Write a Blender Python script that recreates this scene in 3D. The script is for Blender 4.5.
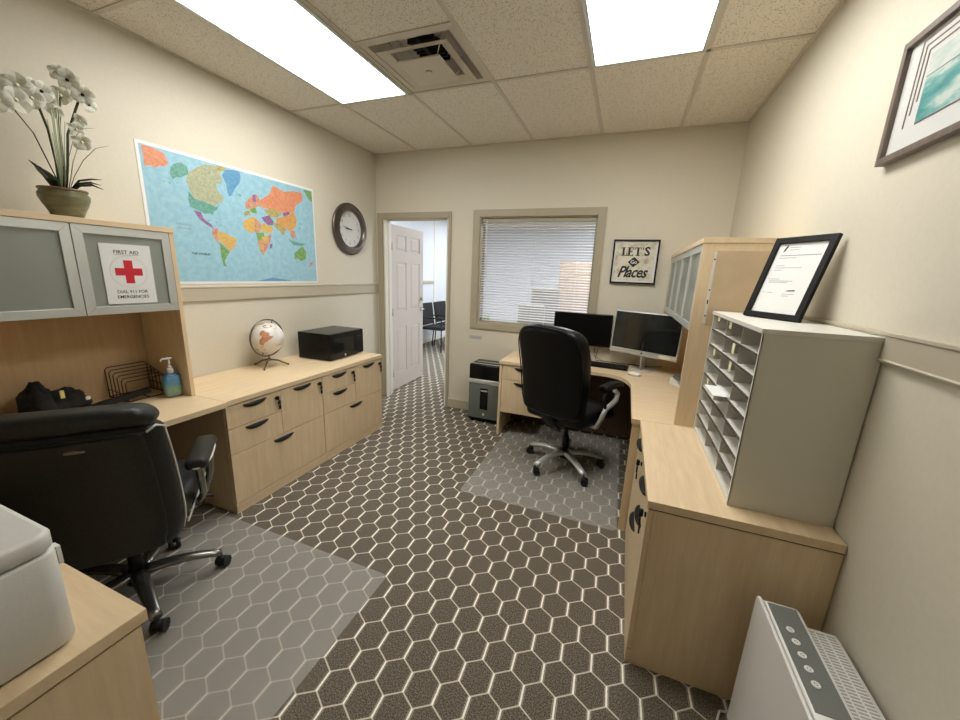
import bpy, bmesh, math, random
from mathutils import Vector, Matrix
random.seed(7)
PI = math.pi
S = bpy.context.scene
for o in list(bpy.data.objects): bpy.data.objects.remove(o)
COL = S.collection

# ------------------------------------------------------------------ camera, world, exposure
CX, CY, CZ = 2.7162, -3.7127, 1.5136
YAW, PITCH, ROLL, FPX = -0.3603, -0.2271, 0.0405, 372.2
cam = bpy.data.cameras.new('camera'); cam_o = bpy.data.objects.new('camera', cam); COL.objects.link(cam_o)
cam.sensor_width = 36.0; cam.sensor_fit = 'HORIZONTAL'; cam.lens = FPX / 960 * 36.0
cam.clip_start = 0.02; cam.clip_end = 100
fw = Vector((math.sin(YAW)*math.cos(PITCH), math.cos(YAW)*math.cos(PITCH), math.sin(PITCH)))
rt = Vector((math.cos(YAW), -math.sin(YAW), 0)); up = rt.cross(fw)
rt2 = rt*math.cos(ROLL) + up*math.sin(ROLL); up2 = -rt*math.sin(ROLL) + up*math.cos(ROLL)
cam_o.matrix_world = Matrix(((rt2.x, up2.x, -fw.x, CX), (rt2.y, up2.y, -fw.y, CY), (rt2.z, up2.z, -fw.z, CZ), (0, 0, 0, 1)))
S.camera = cam_o
S.view_settings.view_transform = 'Standard'; S.view_settings.look = 'None'
S.view_settings.gamma = 1.0; S.view_settings.use_curve_mapping = False
S.view_settings.exposure = 0.13
w = bpy.data.worlds.new('world'); S.world = w; w.use_nodes = True
w.node_tree.nodes['Background'].inputs[0].default_value = (0.8, 0.85, 1.0, 1)
w.node_tree.nodes['Background'].inputs[1].default_value = 0.3
PANEL = 14.0        # strength of the room's fluorescent panels
PANEL_HALL = 24.0   # strength of the panels in the space beyond the door

W, H = 3.454, 2.733          # room width and height
YN = -4.80                   # wall behind the camera

# ------------------------------------------------------------------ materials
def srgb(r, g, b):
    f = lambda c: ((c/255)/12.92 if c/255 <= 0.04045 else (((c/255)+0.055)/1.055)**2.4)
    return (f(r), f(g), f(b), 1)
def mat(name, col, rough=0.5, metal=0.0, **k):
    m = bpy.data.materials.new(name); m.use_nodes = True
    b = m.node_tree.nodes['Principled BSDF']
    b.inputs['Base Color'].default_value = col; b.inputs['Roughness'].default_value = rough; b.inputs['Metallic'].default_value = metal
    for kk, v in k.items(): b.inputs[kk.replace('_', ' ')].default_value = v
    return m
def nn(m, t, **k):
    n = m.node_tree.nodes.new(t)
    for a, v in k.items(): setattr(n, a, v)
    return n
def lk(m, a, b): m.node_tree.links.new(a, b)
def bsdf(m): return m.node_tree.nodes['Principled BSDF']
def texco(m, kind='Object', scale=(1, 1, 1)):
    t = nn(m, 'ShaderNodeTexCoord'); mp = nn(m, 'ShaderNodeMapping'); mp.inputs['Scale'].default_value = scale
    lk(m, t.outputs[kind], mp.inputs['Vector']); return mp.outputs['Vector']
def ramp(m, fac, stops):
    r = nn(m, 'ShaderNodeValToRGB'); lk(m, fac, r.inputs[0])
    e = r.color_ramp.elements
    while len(e) < len(stops): e.new(0.5)
    for i, (p, c) in enumerate(stops): e[i].position = p; e[i].color = c
    return r.outputs[0]
def noise(m, vec, scale, detail=4, rough=0.6):
    n = nn(m, 'ShaderNodeTexNoise'); lk(m, vec, n.inputs['Vector'])
    n.inputs['Scale'].default_value = scale; n.inputs['Detail'].default_value = detail; n.inputs['Roughness'].default_value = rough
    return n.outputs[0]
def bump(m, h, strength, dist=0.002):
    b = nn(m, 'ShaderNodeBump'); b.inputs['Strength'].default_value = strength; b.inputs['Distance'].default_value = dist
    lk(m, h, b.inputs['Height']); lk(m, b.outputs[0], bsdf(m).inputs['Normal'])
def noisy(name, c1, c2, scale, rough=0.5, b=0.0, detail=3, sc=(1, 1, 1), lo=0.35, hi=0.65, dist=0.002, **k):
    m = mat(name, c1, rough, **k); v = texco(m, 'Object', sc); n = noise(m, v, scale, detail)
    lk(m, ramp(m, n, [(lo, c1), (hi, c2)]), bsdf(m).inputs['Base Color'])
    if b: bump(m, n, b, dist)
    return m
def wood(name, c1, c2, grain, rough=0.42):
    sc = {'x': (1.2, 16, 16), 'y': (16, 1.2, 16), 'z': (16, 16, 1.2)}[grain]
    m = mat(name, c1, rough); v = texco(m, 'Object', sc)
    n1 = noise(m, v, 2.2, 6, 0.65); n2 = noise(m, v, 9, 3, 0.5)
    mx = nn(m, 'ShaderNodeMath', operation='MULTIPLY_ADD'); lk(m, n2, mx.inputs[0]); mx.inputs[1].default_value = 0.35; lk(m, n1, mx.inputs[2])
    lk(m, ramp(m, mx.outputs[0], [(0.45, c2), (0.85, c1)]), bsdf(m).inputs['Base Color'])
    bsdf(m).inputs['Specular IOR Level'].default_value = 0.35
    return m
M = {}
M['wall'] = noisy('painted wall', (0.655, 0.61, 0.50, 1), (0.675, 0.63, 0.52, 1), 60, 0.62, 0.06, dist=0.001)
M['hallwall'] = noisy('pale painted wall', (0.72, 0.75, 0.80, 1), (0.74, 0.77, 0.82, 1), 50, 0.6, 0.03)
M['trim'] = mat('taupe trim paint', (0.40, 0.355, 0.255, 1), 0.45)
M['rail'] = mat('taupe rail paint', (0.50, 0.45, 0.345, 1), 0.42)
M['shadepanel'] = wood('brown panel with painted shade', (0.10, 0.055, 0.03, 1), (0.07, 0.035, 0.02, 1), 'z', 0.6)  # knee-space shade put into the brown of the modesty panels
M['wtrim'] = mat('white trim paint', (0.78, 0.75, 0.68, 1), 0.4)
M['door'] = mat('door paint', (0.62, 0.56, 0.52, 1), 0.42)
W1, W2 = (0.78, 0.62, 0.41, 1), (0.69, 0.52, 0.32, 1)
for g in 'xyz': M['wood'+g] = wood('maple laminate '+g, W1, W2, g)
M['wooddk'] = wood('maple back panel', (0.60, 0.42, 0.24, 1), (0.52, 0.35, 0.19, 1), 'z', 0.5)
M['panelpeel'] = noisy('unfinished side panel', (0.62, 0.48, 0.31, 1), (0.54, 0.40, 0.25, 1), 5, 0.35, 0.03)
M['gap'] = mat('shadow reveal', (0.03, 0.02, 0.015, 1), 0.8)
M['black'] = mat('black plastic', (0.004, 0.004, 0.004, 1), 0.25, Specular_IOR_Level=0.3)
M['blackmatte'] = mat('matt black plastic', (0.009, 0.009, 0.009, 1), 0.5, Specular_IOR_Level=0.3)
M['screen'] = mat('dark glass screen', (0.012, 0.013, 0.012, 1), 0.07)
M['screenmat'] = mat('matt dark screen', (0.002, 0.002, 0.0025, 1), 0.45, Specular_IOR_Level=0.12)
M['silver'] = mat('silver plastic', (0.66, 0.66, 0.64, 1), 0.3, 0.5)
M['chrome'] = mat('chrome', (0.75, 0.75, 0.74, 1), 0.15, 1.0)
M['alu'] = mat('brushed aluminium', (0.62, 0.64, 0.61, 1), 0.38, 0.55)
M['white'] = mat('white plastic', (0.78, 0.77, 0.74, 1), 0.4)
M['whiteg'] = noisy('speckled off-white plastic', (0.66, 0.66, 0.63, 1), (0.70, 0.70, 0.67, 1), 300, 0.5, 0.1)
M['paper'] = mat('paper', (0.80, 0.80, 0.79, 1), 0.7)
M['ink'] = mat('black ink', (0.02, 0.018, 0.018, 1), 0.7)
M['greyink'] = mat('grey ink', (0.30, 0.30, 0.30, 1), 0.7)
M['red'] = mat('red print', (0.62, 0.012, 0.03, 1), 0.6)
M['pink'] = mat('pink print', (0.75, 0.52, 0.52, 1), 0.6)
M['yellow'] = mat('yellow tag', (0.75, 0.66, 0.25, 1), 0.6)
M['paleyel'] = mat('pale yellow label', (0.80, 0.76, 0.50, 1), 0.6)
M['leather'] = noisy('black leather', (0.010, 0.010, 0.008, 1), (0.017, 0.017, 0.014, 1), 90, 0.40, 0.25, dist=0.001)
M['leather2'] = noisy('soft black leather', (0.003, 0.003, 0.003, 1), (0.006, 0.006, 0.006, 1), 60, 0.36, 0.3, dist=0.0015)
for k_ in ('leather', 'leather2'): bsdf(M[k_]).inputs['Specular IOR Level'].default_value = 0.32 if k_ == 'leather' else 0.22
M['piping'] = mat('light grey piping', (0.6, 0.59, 0.55, 1), 0.5)
M['pewter'] = mat('pewter rim', (0.17, 0.145, 0.125, 1), 0.28, 0.85)
M['greycase'] = mat('grey laminate case', (0.72, 0.70, 0.62, 1), 0.45)
M['greytop'] = mat('light grey laminate', (0.74, 0.72, 0.66, 1), 0.35)
M['greyin'] = mat('grey slot dividers', (0.52, 0.50, 0.44, 1), 0.5)
M['darkedge'] = mat('dark slot edge', (0.06, 0.055, 0.05, 1), 0.5)
M['shred'] = mat('slate grey plastic', (0.13, 0.15, 0.135, 1), 0.4)
M['panelgrey'] = mat('grey glossy control strip', (0.17, 0.18, 0.17, 1), 0.22)
M['wire'] = mat('dark brown wire', (0.045, 0.02, 0.015, 1), 0.45)
M['fabric'] = noisy('black fabric', (0.008, 0.008, 0.009, 1), (0.02, 0.019, 0.02, 1), 40, 0.85, 0.3)
M['frameblk'] = mat('black picture frame', (0.005, 0.004, 0.004, 1), 0.5, Specular_IOR_Level=0.25)
M['frametp'] = noisy('taupe wood frame', (0.13, 0.10, 0.08, 1), (0.19, 0.15, 0.12, 1), 12, 0.45, sc=(1, 8, 1))
M['slat'] = mat('white blind slat', (0.80, 0.79, 0.80, 1), 0.45)
def petalm():
    m = mat('white petals', (0.84, 0.84, 0.77, 1), 0.6); nt = m.node_tree; out = nt.nodes['Material Output']; mix = nn(m, 'ShaderNodeMixShader'); tr = nn(m, 'ShaderNodeBsdfTranslucent')
    tr.inputs[0].default_value = (0.9, 0.9, 0.82, 1); mix.inputs[0].default_value = 0.45
    lk(m, bsdf(m).outputs[0], mix.inputs[1]); lk(m, tr.outputs[0], mix.inputs[2]); lk(m, mix.outputs[0], out.inputs[0]); return m
M['petal'] = petalm()
M['stem'] = mat('dark green stems', (0.035, 0.05, 0.02, 1), 0.5)
M['leafm'] = mat('dark green leaves', (0.018, 0.032, 0.014, 1), 0.4)
M['stemp'] = mat('pale green stems', (0.42, 0.45, 0.30, 1), 0.5)
M['pot'] = noisy('green glazed ceramic', (0.10, 0.105, 0.055, 1), (0.19, 0.18, 0.10, 1), 9, 0.15, sc=(1, 1, 3))
M['potrim'] = mat('brown glazed rim', (0.20, 0.12, 0.07, 1), 0.25)
M['soil'] = mat('dark moss', (0.03, 0.025, 0.015, 1), 0.9)
M['tbar'] = mat('ceiling grid paint', (0.62, 0.56, 0.47, 1), 0.5)
M['vent'] = mat('painted metal diffuser', (0.60, 0.55, 0.46, 1), 0.35)
M['tan'] = mat('tan laminate', (0.55, 0.40, 0.28, 1), 0.5)
M['greyp'] = mat('pale grey panel', (0.42, 0.42, 0.40, 1), 0.6)
M['hinge'] = mat('brushed nickel', (0.45, 0.42, 0.37, 1), 0.35, 0.9)

def glassmat(name, col, rough, trans):
    m = mat(name, col, rough); bsdf(m).inputs['Transmission Weight'].default_value = trans
    bsdf(m).inputs['IOR'].default_value = 1.45; return m
def thinglass(name, tint=(1, 1, 1, 1), refl=0.08, rough=0.02):
    m = bpy.data.materials.new(name); m.use_nodes = True; nt = m.node_tree; nt.nodes.clear()
    out = nn(m, 'ShaderNodeOutputMaterial'); mix = nn(m, 'ShaderNodeMixShader'); t = nn(m, 'ShaderNodeBsdfTransparent'); g = nn(m, 'ShaderNodeBsdfGlossy')
    t.inputs[0].default_value = tint; g.inputs['Roughness'].default_value = rough
    lw = nn(m, 'ShaderNodeLayerWeight'); lw.inputs['Blend'].default_value = 0.5
    pw_ = nn(m, 'ShaderNodeMath', operation='POWER'); lk(m, lw.outputs['Facing'], pw_.inputs[0]); pw_.inputs[1].default_value = 4.0
    ma = nn(m, 'ShaderNodeMath', operation='MULTIPLY_ADD'); lk(m, pw_.outputs[0], ma.inputs[0]); ma.inputs[1].default_value = 0.5; ma.inputs[2].default_value = refl*0.5
    lk(m, ma.outputs[0], mix.inputs[0]); lk(m, t.outputs[0], mix.inputs[1]); lk(m, g.outputs[0], mix.inputs[2]); lk(m, mix.outputs[0], out.inputs[0])
    return m
M['glass'] = thinglass('clear glass')
M['picglass'] = thinglass('picture glass', refl=0.05)
def frosted():
    m = mat('frosted cabinet glass', (0.42, 0.45, 0.40, 1), 0.28)
    b = bsdf(m); b.inputs['Coat Weight'].default_value = 0.5; b.inputs['Coat Roughness'].default_value = 0.08
    nt = m.node_tree; out = nt.nodes['Material Output']; mix = nn(m, 'ShaderNodeMixShader'); tr = nn(m, 'ShaderNodeBsdfTranslucent')
    tr.inputs[0].default_value = (0.5, 0.54, 0.47, 1); mix.inputs[0].default_value = 0.35
    lk(m, b.outputs[0], mix.inputs[1]); lk(m, tr.outputs[0], mix.inputs[2]); lk(m, mix.outputs[0], out.inputs[0])
    return m
M['frost'] = frosted()
def matplastic():
    m = mat('clear floor mat plastic', (0.62, 0.60, 0.56, 1), 0.30)
    v = texco(m, 'Object'); n = noise(m, v, 420, 2); bump(m, n, 0.35, 0.001)
    nt = m.node_tree; out = nt.nodes['Material Output']; mix = nn(m, 'ShaderNodeMixShader'); tr = nn(m, 'ShaderNodeBsdfTransparent')
    tr.inputs[0].default_value = (0.96, 0.95, 0.93, 1); mix.inputs[0].default_value = 0.25
    lk(m, tr.outputs[0], mix.inputs[1]); lk(m, bsdf(m).outputs[0], mix.inputs[2]); lk(m, mix.outputs[0], out.inputs[0])
    return m
M['mat'] = matplastic()
def emis(name, col, s):
    m = bpy.data.materials.new(name); m.use_nodes = True; m.node_tree.nodes.clear()
    e = nn(m, 'ShaderNodeEmission'); e.inputs[0].default_value = col; e.inputs[1].default_value = s
    o = nn(m, 'ShaderNodeOutputMaterial'); lk(m, e.outputs[0], o.inputs[0]); return m
M['lamp'] = emis('lit acrylic diffuser', (1.0, 0.985, 0.94, 1), PANEL)
M['lamph'] = emis('lit cool diffuser', (0.88, 0.94, 1.0, 1), PANEL_HALL)
M['slat2'] = None
def slatm():
    m = mat('white blind slats', (0.80, 0.78, 0.80, 1), 0.5)
    nt = m.node_tree; out = nt.nodes['Material Output']; mix = nn(m, 'ShaderNodeMixShader'); tr = nn(m, 'ShaderNodeBsdfTranslucent')
    tr.inputs[0].default_value = (0.8, 0.79, 0.83, 1); mix.inputs[0].default_value = 0.22
    lk(m, bsdf(m).outputs[0], mix.inputs[1]); lk(m, tr.outputs[0], mix.inputs[2]); lk(m, mix.outputs[0], out.inputs[0])
    return m
M['slat'] = slatm()

def carpet():
    m = mat('hexagon carpet', (0.1, 0.08, 0.06, 1), 0.95)
    b = bsdf(m); b.inputs['Specular IOR Level'].default_value = 0.1
    tc = nn(m, 'ShaderNodeTexCoord'); sp = nn(m, 'ShaderNodeSeparateXYZ')
    mp = nn(m, 'ShaderNodeMapping'); mp.vector_type = 'TEXTURE'
    mp.inputs['Location'].default_value = (2.110, -2.439, 0); mp.inputs['Rotation'].default_value = (0, 0, math.radians(1.9))
    mp.inputs['Scale'].default_value = (0.1187, 0.1092/0.8660, 1)
    lk(m, tc.outputs['Object'], mp.inputs['Vector']); lk(m, mp.outputs[0], sp.inputs[0])
    def mt(op, a, b_=None, c=None, clamp=False):
        n = nn(m, 'ShaderNodeMath', operation=op); n.use_clamp = clamp
        for i, v in enumerate((a, b_, c)):
            if v is None: continue
            if isinstance(v, (int, float)): n.inputs[i].default_value = v
            else: lk(m, v, n.inputs[i])
        return n.outputs[0]
    u, v = sp.outputs[0], sp.outputs[1]
    R3 = 1.7320508
    def cell(ou, ov):
        a = mt('ABSOLUTE', mt('SUBTRACT', mt('FLOORED_MODULO', mt('ADD', u, ou+0.5), 1.0), 0.5))
        c = mt('ABSOLUTE', mt('SUBTRACT', mt('FLOORED_MODULO', mt('ADD', v, ov+R3/2), R3), R3/2))
        e2 = mt('ADD', mt('MULTIPLY', a, 0.5), mt('MULTIPLY', c, 0.8660254))
        return a, e2, mt('MAXIMUM', a, e2)
    a1, b1, d1 = cell(0, 0); a2, b2, d2 = cell(0.5, R3/2)
    sel = mt('LESS_THAN', d1, d2)
    mixf = lambda x, y: mt('ADD', mt('MULTIPLY', x, sel), mt('MULTIPLY', y, mt('SUBTRACT', 1.0, sel)))
    A, B = mixf(a1, a2), mixf(b1, b2)
    wob = mt('MULTIPLY', mt('SUBTRACT', noise(m, tc.outputs['Object'], 260, 1), 0.5), 0.03)
    # slanted sides: a thin line; upright sides: a bright core with a dimmer line each side
    thin = mt('SUBTRACT', 1.0, mt('DIVIDE', mt('SUBTRACT', mt('SUBTRACT', 0.5, B), 0.015), 0.013), None, True)
    thin = mt('MINIMUM', mt('MAXIMUM', thin, 0.0), 1.0)
    dA = mt('ADD', mt('SUBTRACT', 0.5, A), wob)
    core = mt('MINIMUM', mt('MAXIMUM', mt('DIVIDE', mt('SUBTRACT', 0.040, dA), 0.012), 0.0), 1.0)
    side = mt('MINIMUM', mt('MAXIMUM', mt('SUBTRACT', 1.0, mt('DIVIDE', mt('ABSOLUTE', mt('SUBTRACT', dA, 0.064)), 0.016)), 0.0), 1.0)
    side = mt('MULTIPLY', side, mt('LESS_THAN', B, 0.475))
    fib = noise(m, tc.outputs['Object'], 190, 3, 0.85)
    basec = ramp(m, fib, [(0.36, (0.040, 0.033, 0.024, 1)), (0.50, (0.135, 0.114, 0.088, 1)), (0.64, (0.30, 0.26, 0.205, 1))])
    linec = (1.0, 0.95, 0.84, 1); dimc = (0.50, 0.45, 0.37, 1)
    mx = nn(m, 'ShaderNodeMix', data_type='RGBA'); lk(m, side, mx.inputs[0]); lk(m, basec, mx.inputs[6]); mx.inputs[7].default_value = dimc
    mx2 = nn(m, 'ShaderNodeMix', data_type='RGBA'); lk(m, thin, mx2.inputs[0]); lk(m, mx.outputs[2], mx2.inputs[6]); mx2.inputs[7].default_value = (0.66, 0.60, 0.50, 1)
    mx3 = nn(m, 'ShaderNodeMix', data_type='RGBA'); lk(m, core, mx3.inputs[0]); lk(m, mx2.outputs[2], mx3.inputs[6]); mx3.inputs[7].default_value = linec
    lk(m, mx3.outputs[2], b.inputs['Base Color'])
    bump(m, fib, 0.5, 0.003)
    return m
M['carpet'] = carpet()
def tile():
    m = mat('speckled ceiling tile', (0.6, 0.53, 0.43, 1), 0.85)
    v = texco(m, 'Object'); vo = nn(m, 'ShaderNodeTexVoronoi'); vo.inputs['Scale'].default_value = 95; lk(m, v, vo.inputs['Vector'])
    n2 = noise(m, v, 30, 2)
    md = nn(m, 'ShaderNodeMath', operation='MULTIPLY_ADD'); lk(m, n2, md.inputs[0]); md.inputs[1].default_value = -0.5; lk(m, vo.outputs['Distance'], md.inputs[2])
    lk(m, ramp(m, md.outputs[0], [(-0.0, (0.46, 0.40, 0.31, 1)), (0.06, (0.80, 0.745, 0.65, 1))]), bsdf(m).inputs['Base Color'])
    return m
M['tile'] = tile()
M['sea'] = noisy('map ocean print', (0.27, 0.50, 0.62, 1), (0.35, 0.58, 0.68, 1), 26, 0.4, Coat_Weight=0.3)
def mapc(name, c, c2, s=80):
    m = mat(name, c, 0.45); v = texco(m, 'Object'); vo = nn(m, 'ShaderNodeTexVoronoi'); vo.inputs['Scale'].default_value = s; lk(m, v, vo.inputs['Vector'])
    lk(m, ramp(m, vo.outputs['Color'], [(0.2, c), (0.8, c2)]), bsdf(m).inputs['Base Color']); return m
MC = {'or': ((0.80, 0.30, 0.16, 1), (0.85, 0.42, 0.24, 1)), 'te': ((0.13, 0.42, 0.36, 1), (0.22, 0.52, 0.44, 1)), 'kh': ((0.42, 0.50, 0.32, 1), (0.56, 0.60, 0.42, 1)),
      'bl': ((0.12, 0.38, 0.68, 1), (0.18, 0.46, 0.74, 1)), 'pu': ((0.26, 0.14, 0.36, 1), (0.40, 0.22, 0.42, 1)), 'ye': ((0.82, 0.66, 0.15, 1), (0.78, 0.46, 0.18, 1)),
      'gr': ((0.16, 0.42, 0.12, 1), (0.30, 0.52, 0.20, 1)), 'pk': ((0.66, 0.26, 0.28, 1), (0.74, 0.52, 0.24, 1)), 'ol': ((0.42, 0.40, 0.14, 1), (0.60, 0.54, 0.22, 1)), 'ch': ((0.84, 0.50, 0.16, 1), (0.72, 0.38, 0.14, 1))}
MC = {k: tuple(tuple([v*v0 for v, v0 in zip(c[:3], (.80, .74, .72))]+[1]) for c in cc) for k, cc in MC.items()}
for k, (a, b_) in MC.items(): M['m_'+k] = mapc('map land '+k, a, b_)

# ------------------------------------------------------------------ geometry helpers
class MB:
    def __init__(s, o=(0, 0, 0)): s.bm = bmesh.new(); s.o = Vector(o); s.mi = 0; s.T = None
    def _v(s, p):
        p = Vector(p)
        if s.T: p = s.T @ p
        return s.bm.verts.new(p - s.o)
    def poly(s, pts, smooth=False):
        f = s.bm.faces.new([s._v(p) for p in pts]); f.material_index = s.mi; f.smooth = smooth; return f
    def hexa(s, P, smooth=False):   # 8 pts: bottom 4 ccw, top 4
        v = [s._v(p) for p in P]
        for q in ((3, 2, 1, 0), (4, 5, 6, 7), (0, 1, 5, 4), (1, 2, 6, 5), (2, 3, 7, 6), (3, 0, 4, 7)):
            f = s.bm.faces.new([v[i] for i in q]); f.material_index = s.mi; f.smooth = smooth
    def box(s, x0, x1, y0, y1, z0, z1):
        if x0 > x1: x0, x1 = x1, x0
        if y0 > y1: y0, y1 = y1, y0
        s.hexa([(x0, y0, z0), (x1, y0, z0), (x1, y1, z0), (x0, y1, z0), (x0, y0, z1), (x1, y0, z1), (x1, y1, z1), (x0, y1, z1)]); return s
    def prism(s, pts, vec, smooth=False):   # polygon extruded by vec
        vec = Vector(vec); a = [s._v(p) for p in pts]; b = [s._v(Vector(p)+vec) for p in pts]; n = len(pts)
        fs = [s.bm.faces.new(a[::-1]), s.bm.faces.new(b)]
        for i in range(n):
            f = s.bm.faces.new([a[i], a[(i+1) % n], b[(i+1) % n], b[i]]); f.smooth = smooth; fs.append(f)
        for f in fs: f.material_index = s.mi
        return s
    def rings(s, R, closed=True, caps=True, smooth=True, loop=False):
        V = [[s._v(p) for p in r] for r in R]; n = len(V[0]); m = len(V)
        for i in range(m if loop else m-1):
            a, b = V[i], V[(i+1) % m]
            for j in range(n if closed else n-1):
                f = s.bm.faces.new([a[j], a[(j+1) % n], b[(j+1) % n], b[j]]); f.smooth = smooth; f.material_index = s.mi
        if caps and not loop and closed:
            for r in (V[0][::-1], V[-1]):
                f = s.bm.faces.new(r); f.material_index = s.mi
        return s
    def tube(s, pts, r, n=8, loop=False, caps=True):
        pts = [Vector(p) for p in pts]; R = []; m = len(pts)
        rr = r if isinstance(r, (list, tuple)) else [r]*m
        prev = None
        for i, p in enumerate(pts):
            if loop: t = pts[(i+1) % m]-pts[i-1]
            else: t = pts[min(i+1, m-1)]-pts[max(i-1, 0)]
            t.normalize()
            if prev is None:
                a = Vector((0, 0, 1)) if abs(t.z) < 0.9 else Vector((1, 0, 0))
                prev = t.cross(a).normalized()
            prev = (prev - t*prev.dot(t)).normalized(); q = t.cross(prev)
            ra = rr[i] if isinstance(rr[i], (tuple, list)) else (rr[i], rr[i])
            R.append([p + prev*math.cos(2*PI*k/n)*ra[0] + q*math.sin(2*PI*k/n)*ra[1] for k in range(n)])
        return s.rings(R, True, caps, True, loop)
    def cyl(s, p0, p1, r, n=20, r2=None, smooth=True): 
        p0, p1 = Vector(p0), Vector(p1); t = (p1-p0).normalized(); a = Vector((0, 0, 1)) if abs(t.z) < 0.9 else Vector((1, 0, 0))
        u = t.cross(a).normalized(); q = t.cross(u); r2 = r if r2 is None else r2
        return s.rings([[p+(u*math.cos(2*PI*k/n)+q*math.sin(2*PI*k/n))*rad for k in range(n)] for p, rad in ((p0, r), (p1, r2))], True, True, smooth)
    def lathe(s, prof, c=(0, 0, 0), ax='z', n=32, smooth=True):
        R = []
        c = Vector(c)
        for r, h in prof:
            ring = []
            for k in range(n):
                a = 2*PI*k/n; x, y = r*math.cos(a), r*math.sin(a)
                ring.append(c + (Vector((x, y, h)) if ax == 'z' else Vector((h, x, y)) if ax == 'x' else Vector((x, h, y))))
            R.append(ring)
        return s.rings(R, True, True, smooth)
    def gbox(s, c, size, r, n=3, cs=(2, 2, 2), fn=None, smooth=True):   # rounded, subdivided box with optional deformation
        c = Vector(c); hs = [v/2 for v in size]; r = min(r, *(h*0.999 for h in hs)); ax = []
        for h, k in zip(hs, cs):
            a = [-h + r*(1-math.cos(i/n*PI/2)) for i in range(n)]; inner = [-h+r + (2*h-2*r)*i/k for i in range(k+1)]
            ax.append(a+inner+[-v for v in a[::-1]])
        cache = {}
        def vert(i, j, k):
            key = (i, j, k)
            if key in cache: return cache[key]
            p = Vector((ax[0][i], ax[1][j], ax[2][k])); q = Vector([max(-h+r, min(h-r, v)) for h, v in zip(hs, p)])
            d = p-q
            if d.length > 1e-9: p = q+d.normalized()*r
            if fn: p = Vector(fn(p))
            cache[key] = s._v(c+p); return cache[key]
        N = [len(a)-1 for a in ax]
        def face(a, b, c_, d):
            f = s.bm.faces.new([vert(*a), vert(*b), vert(*c_), vert(*d)]); f.smooth = smooth; f.material_index = s.mi
        for i in range(N[0]):
            for j in range(N[1]):
                face((i, j, 0), (i, j+1, 0), (i+1, j+1, 0), (i+1, j, 0)); face((i, j, N[2]), (i+1, j, N[2]), (i+1, j+1, N[2]), (i, j+1, N[2]))
        for i in range(N[0]):
            for k in range(N[2]):
                face((i, 0, k), (i+1, 0, k), (i+1, 0, k+1), (i, 0, k+1)); face((i, N[1], k), (i, N[1], k+1), (i+1, N[1], k+1), (i+1, N[1], k))
        for j in range(N[1]):
            for k in range(N[2]):
                face((0, j, k), (0, j, k+1), (0, j+1, k+1), (0, j+1, k)); face((N[0], j, k), (N[0], j+1, k), (N[0], j+1, k+1), (N[0], j, k+1))
        return s
    def build(s, name, mats, parent=None, bevel=0.0, loc=None, rot=None):
        bmesh.ops.recalc_face_normals(s.bm, faces=s.bm.faces[:])
        if bevel:
            es = [e for e in s.bm.edges if len(e.link_faces) == 2 and e.calc_face_angle(0) > 0.6]
            bmesh.ops.bevel(s.bm, geom=es, offset=bevel, segments=2, profile=0.6, affect='EDGES', clamp_overlap=True)
        me = bpy.data.meshes.new(name); s.bm.to_mesh(me); s.bm.free()
        if not isinstance(mats, (list, tuple)): mats = [mats]
        for m_ in mats: me.materials.append(M[m_] if isinstance(m_, str) else m_)
        o = bpy.data.objects.new(name, me); COL.objects.link(o)
        if parent: o.parent = parent
        if loc is not None: o.location = loc
        elif not parent: o.location = s.o
        if rot is not None: o.rotation_euler = rot
        return o

def thing(name, label, cat, loc=(0, 0, 0), rz=0, group=None):
    o = bpy.data.objects.new(name, None); COL.objects.link(o); o.empty_display_size = 0.05
    o.location = loc; o.rotation_euler = (0, 0, rz); return tag(o, label, cat, group)
def tag(o, label, cat, group=None):
    o['label'] = label; o['category'] = cat
    if group: o['group'] = group
    return o
def struct(o): o['kind'] = 'structure'; return o
def copytree(src, parent=None):
    c = src.copy(); COL.objects.link(c)
    if parent: c.parent = parent
    for ch in [x for x in bpy.data.objects if x.parent == src]: copytree(ch, c)
    return c
def text(s, size, material, parent, loc, rot, name='lettering', depth=0.0004, shear=0.0, bold=0.0, space=1.0, ax='CENTER', sx=1.0):
    cu = bpy.data.curves.new('t', 'FONT'); cu.body = s; cu.size = size; cu.extrude = depth; cu.shear = shear; cu.offset = bold
    cu.space_character = space; cu.align_x = ax; cu.align_y = 'CENTER'; cu.resolution_u = 2
    t = bpy.data.objects.new('t', cu); COL.objects.link(t); bpy.context.view_layer.update()
    me = bpy.data.meshes.new_from_object(t.evaluated_get(bpy.context.evaluated_depsgraph_get()))
    bpy.data.objects.remove(t); bpy.data.curves.remove(cu)
    me.materials.clear(); me.materials.append(M[material]); me.name = name
    o = bpy.data.objects.new(name, me); COL.objects.link(o); o.parent = parent; o.location = loc; o.rotation_euler = rot; o.scale = (sx, 1, 1)
    return o
RX = (PI/2, 0, 0)            # text upright, read while looking towards +y
RL = (PI/2, 0, PI/2)         # text upright on a wall facing +x
RR = (PI/2, 0, -PI/2)        # text upright on a wall facing -x

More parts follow.
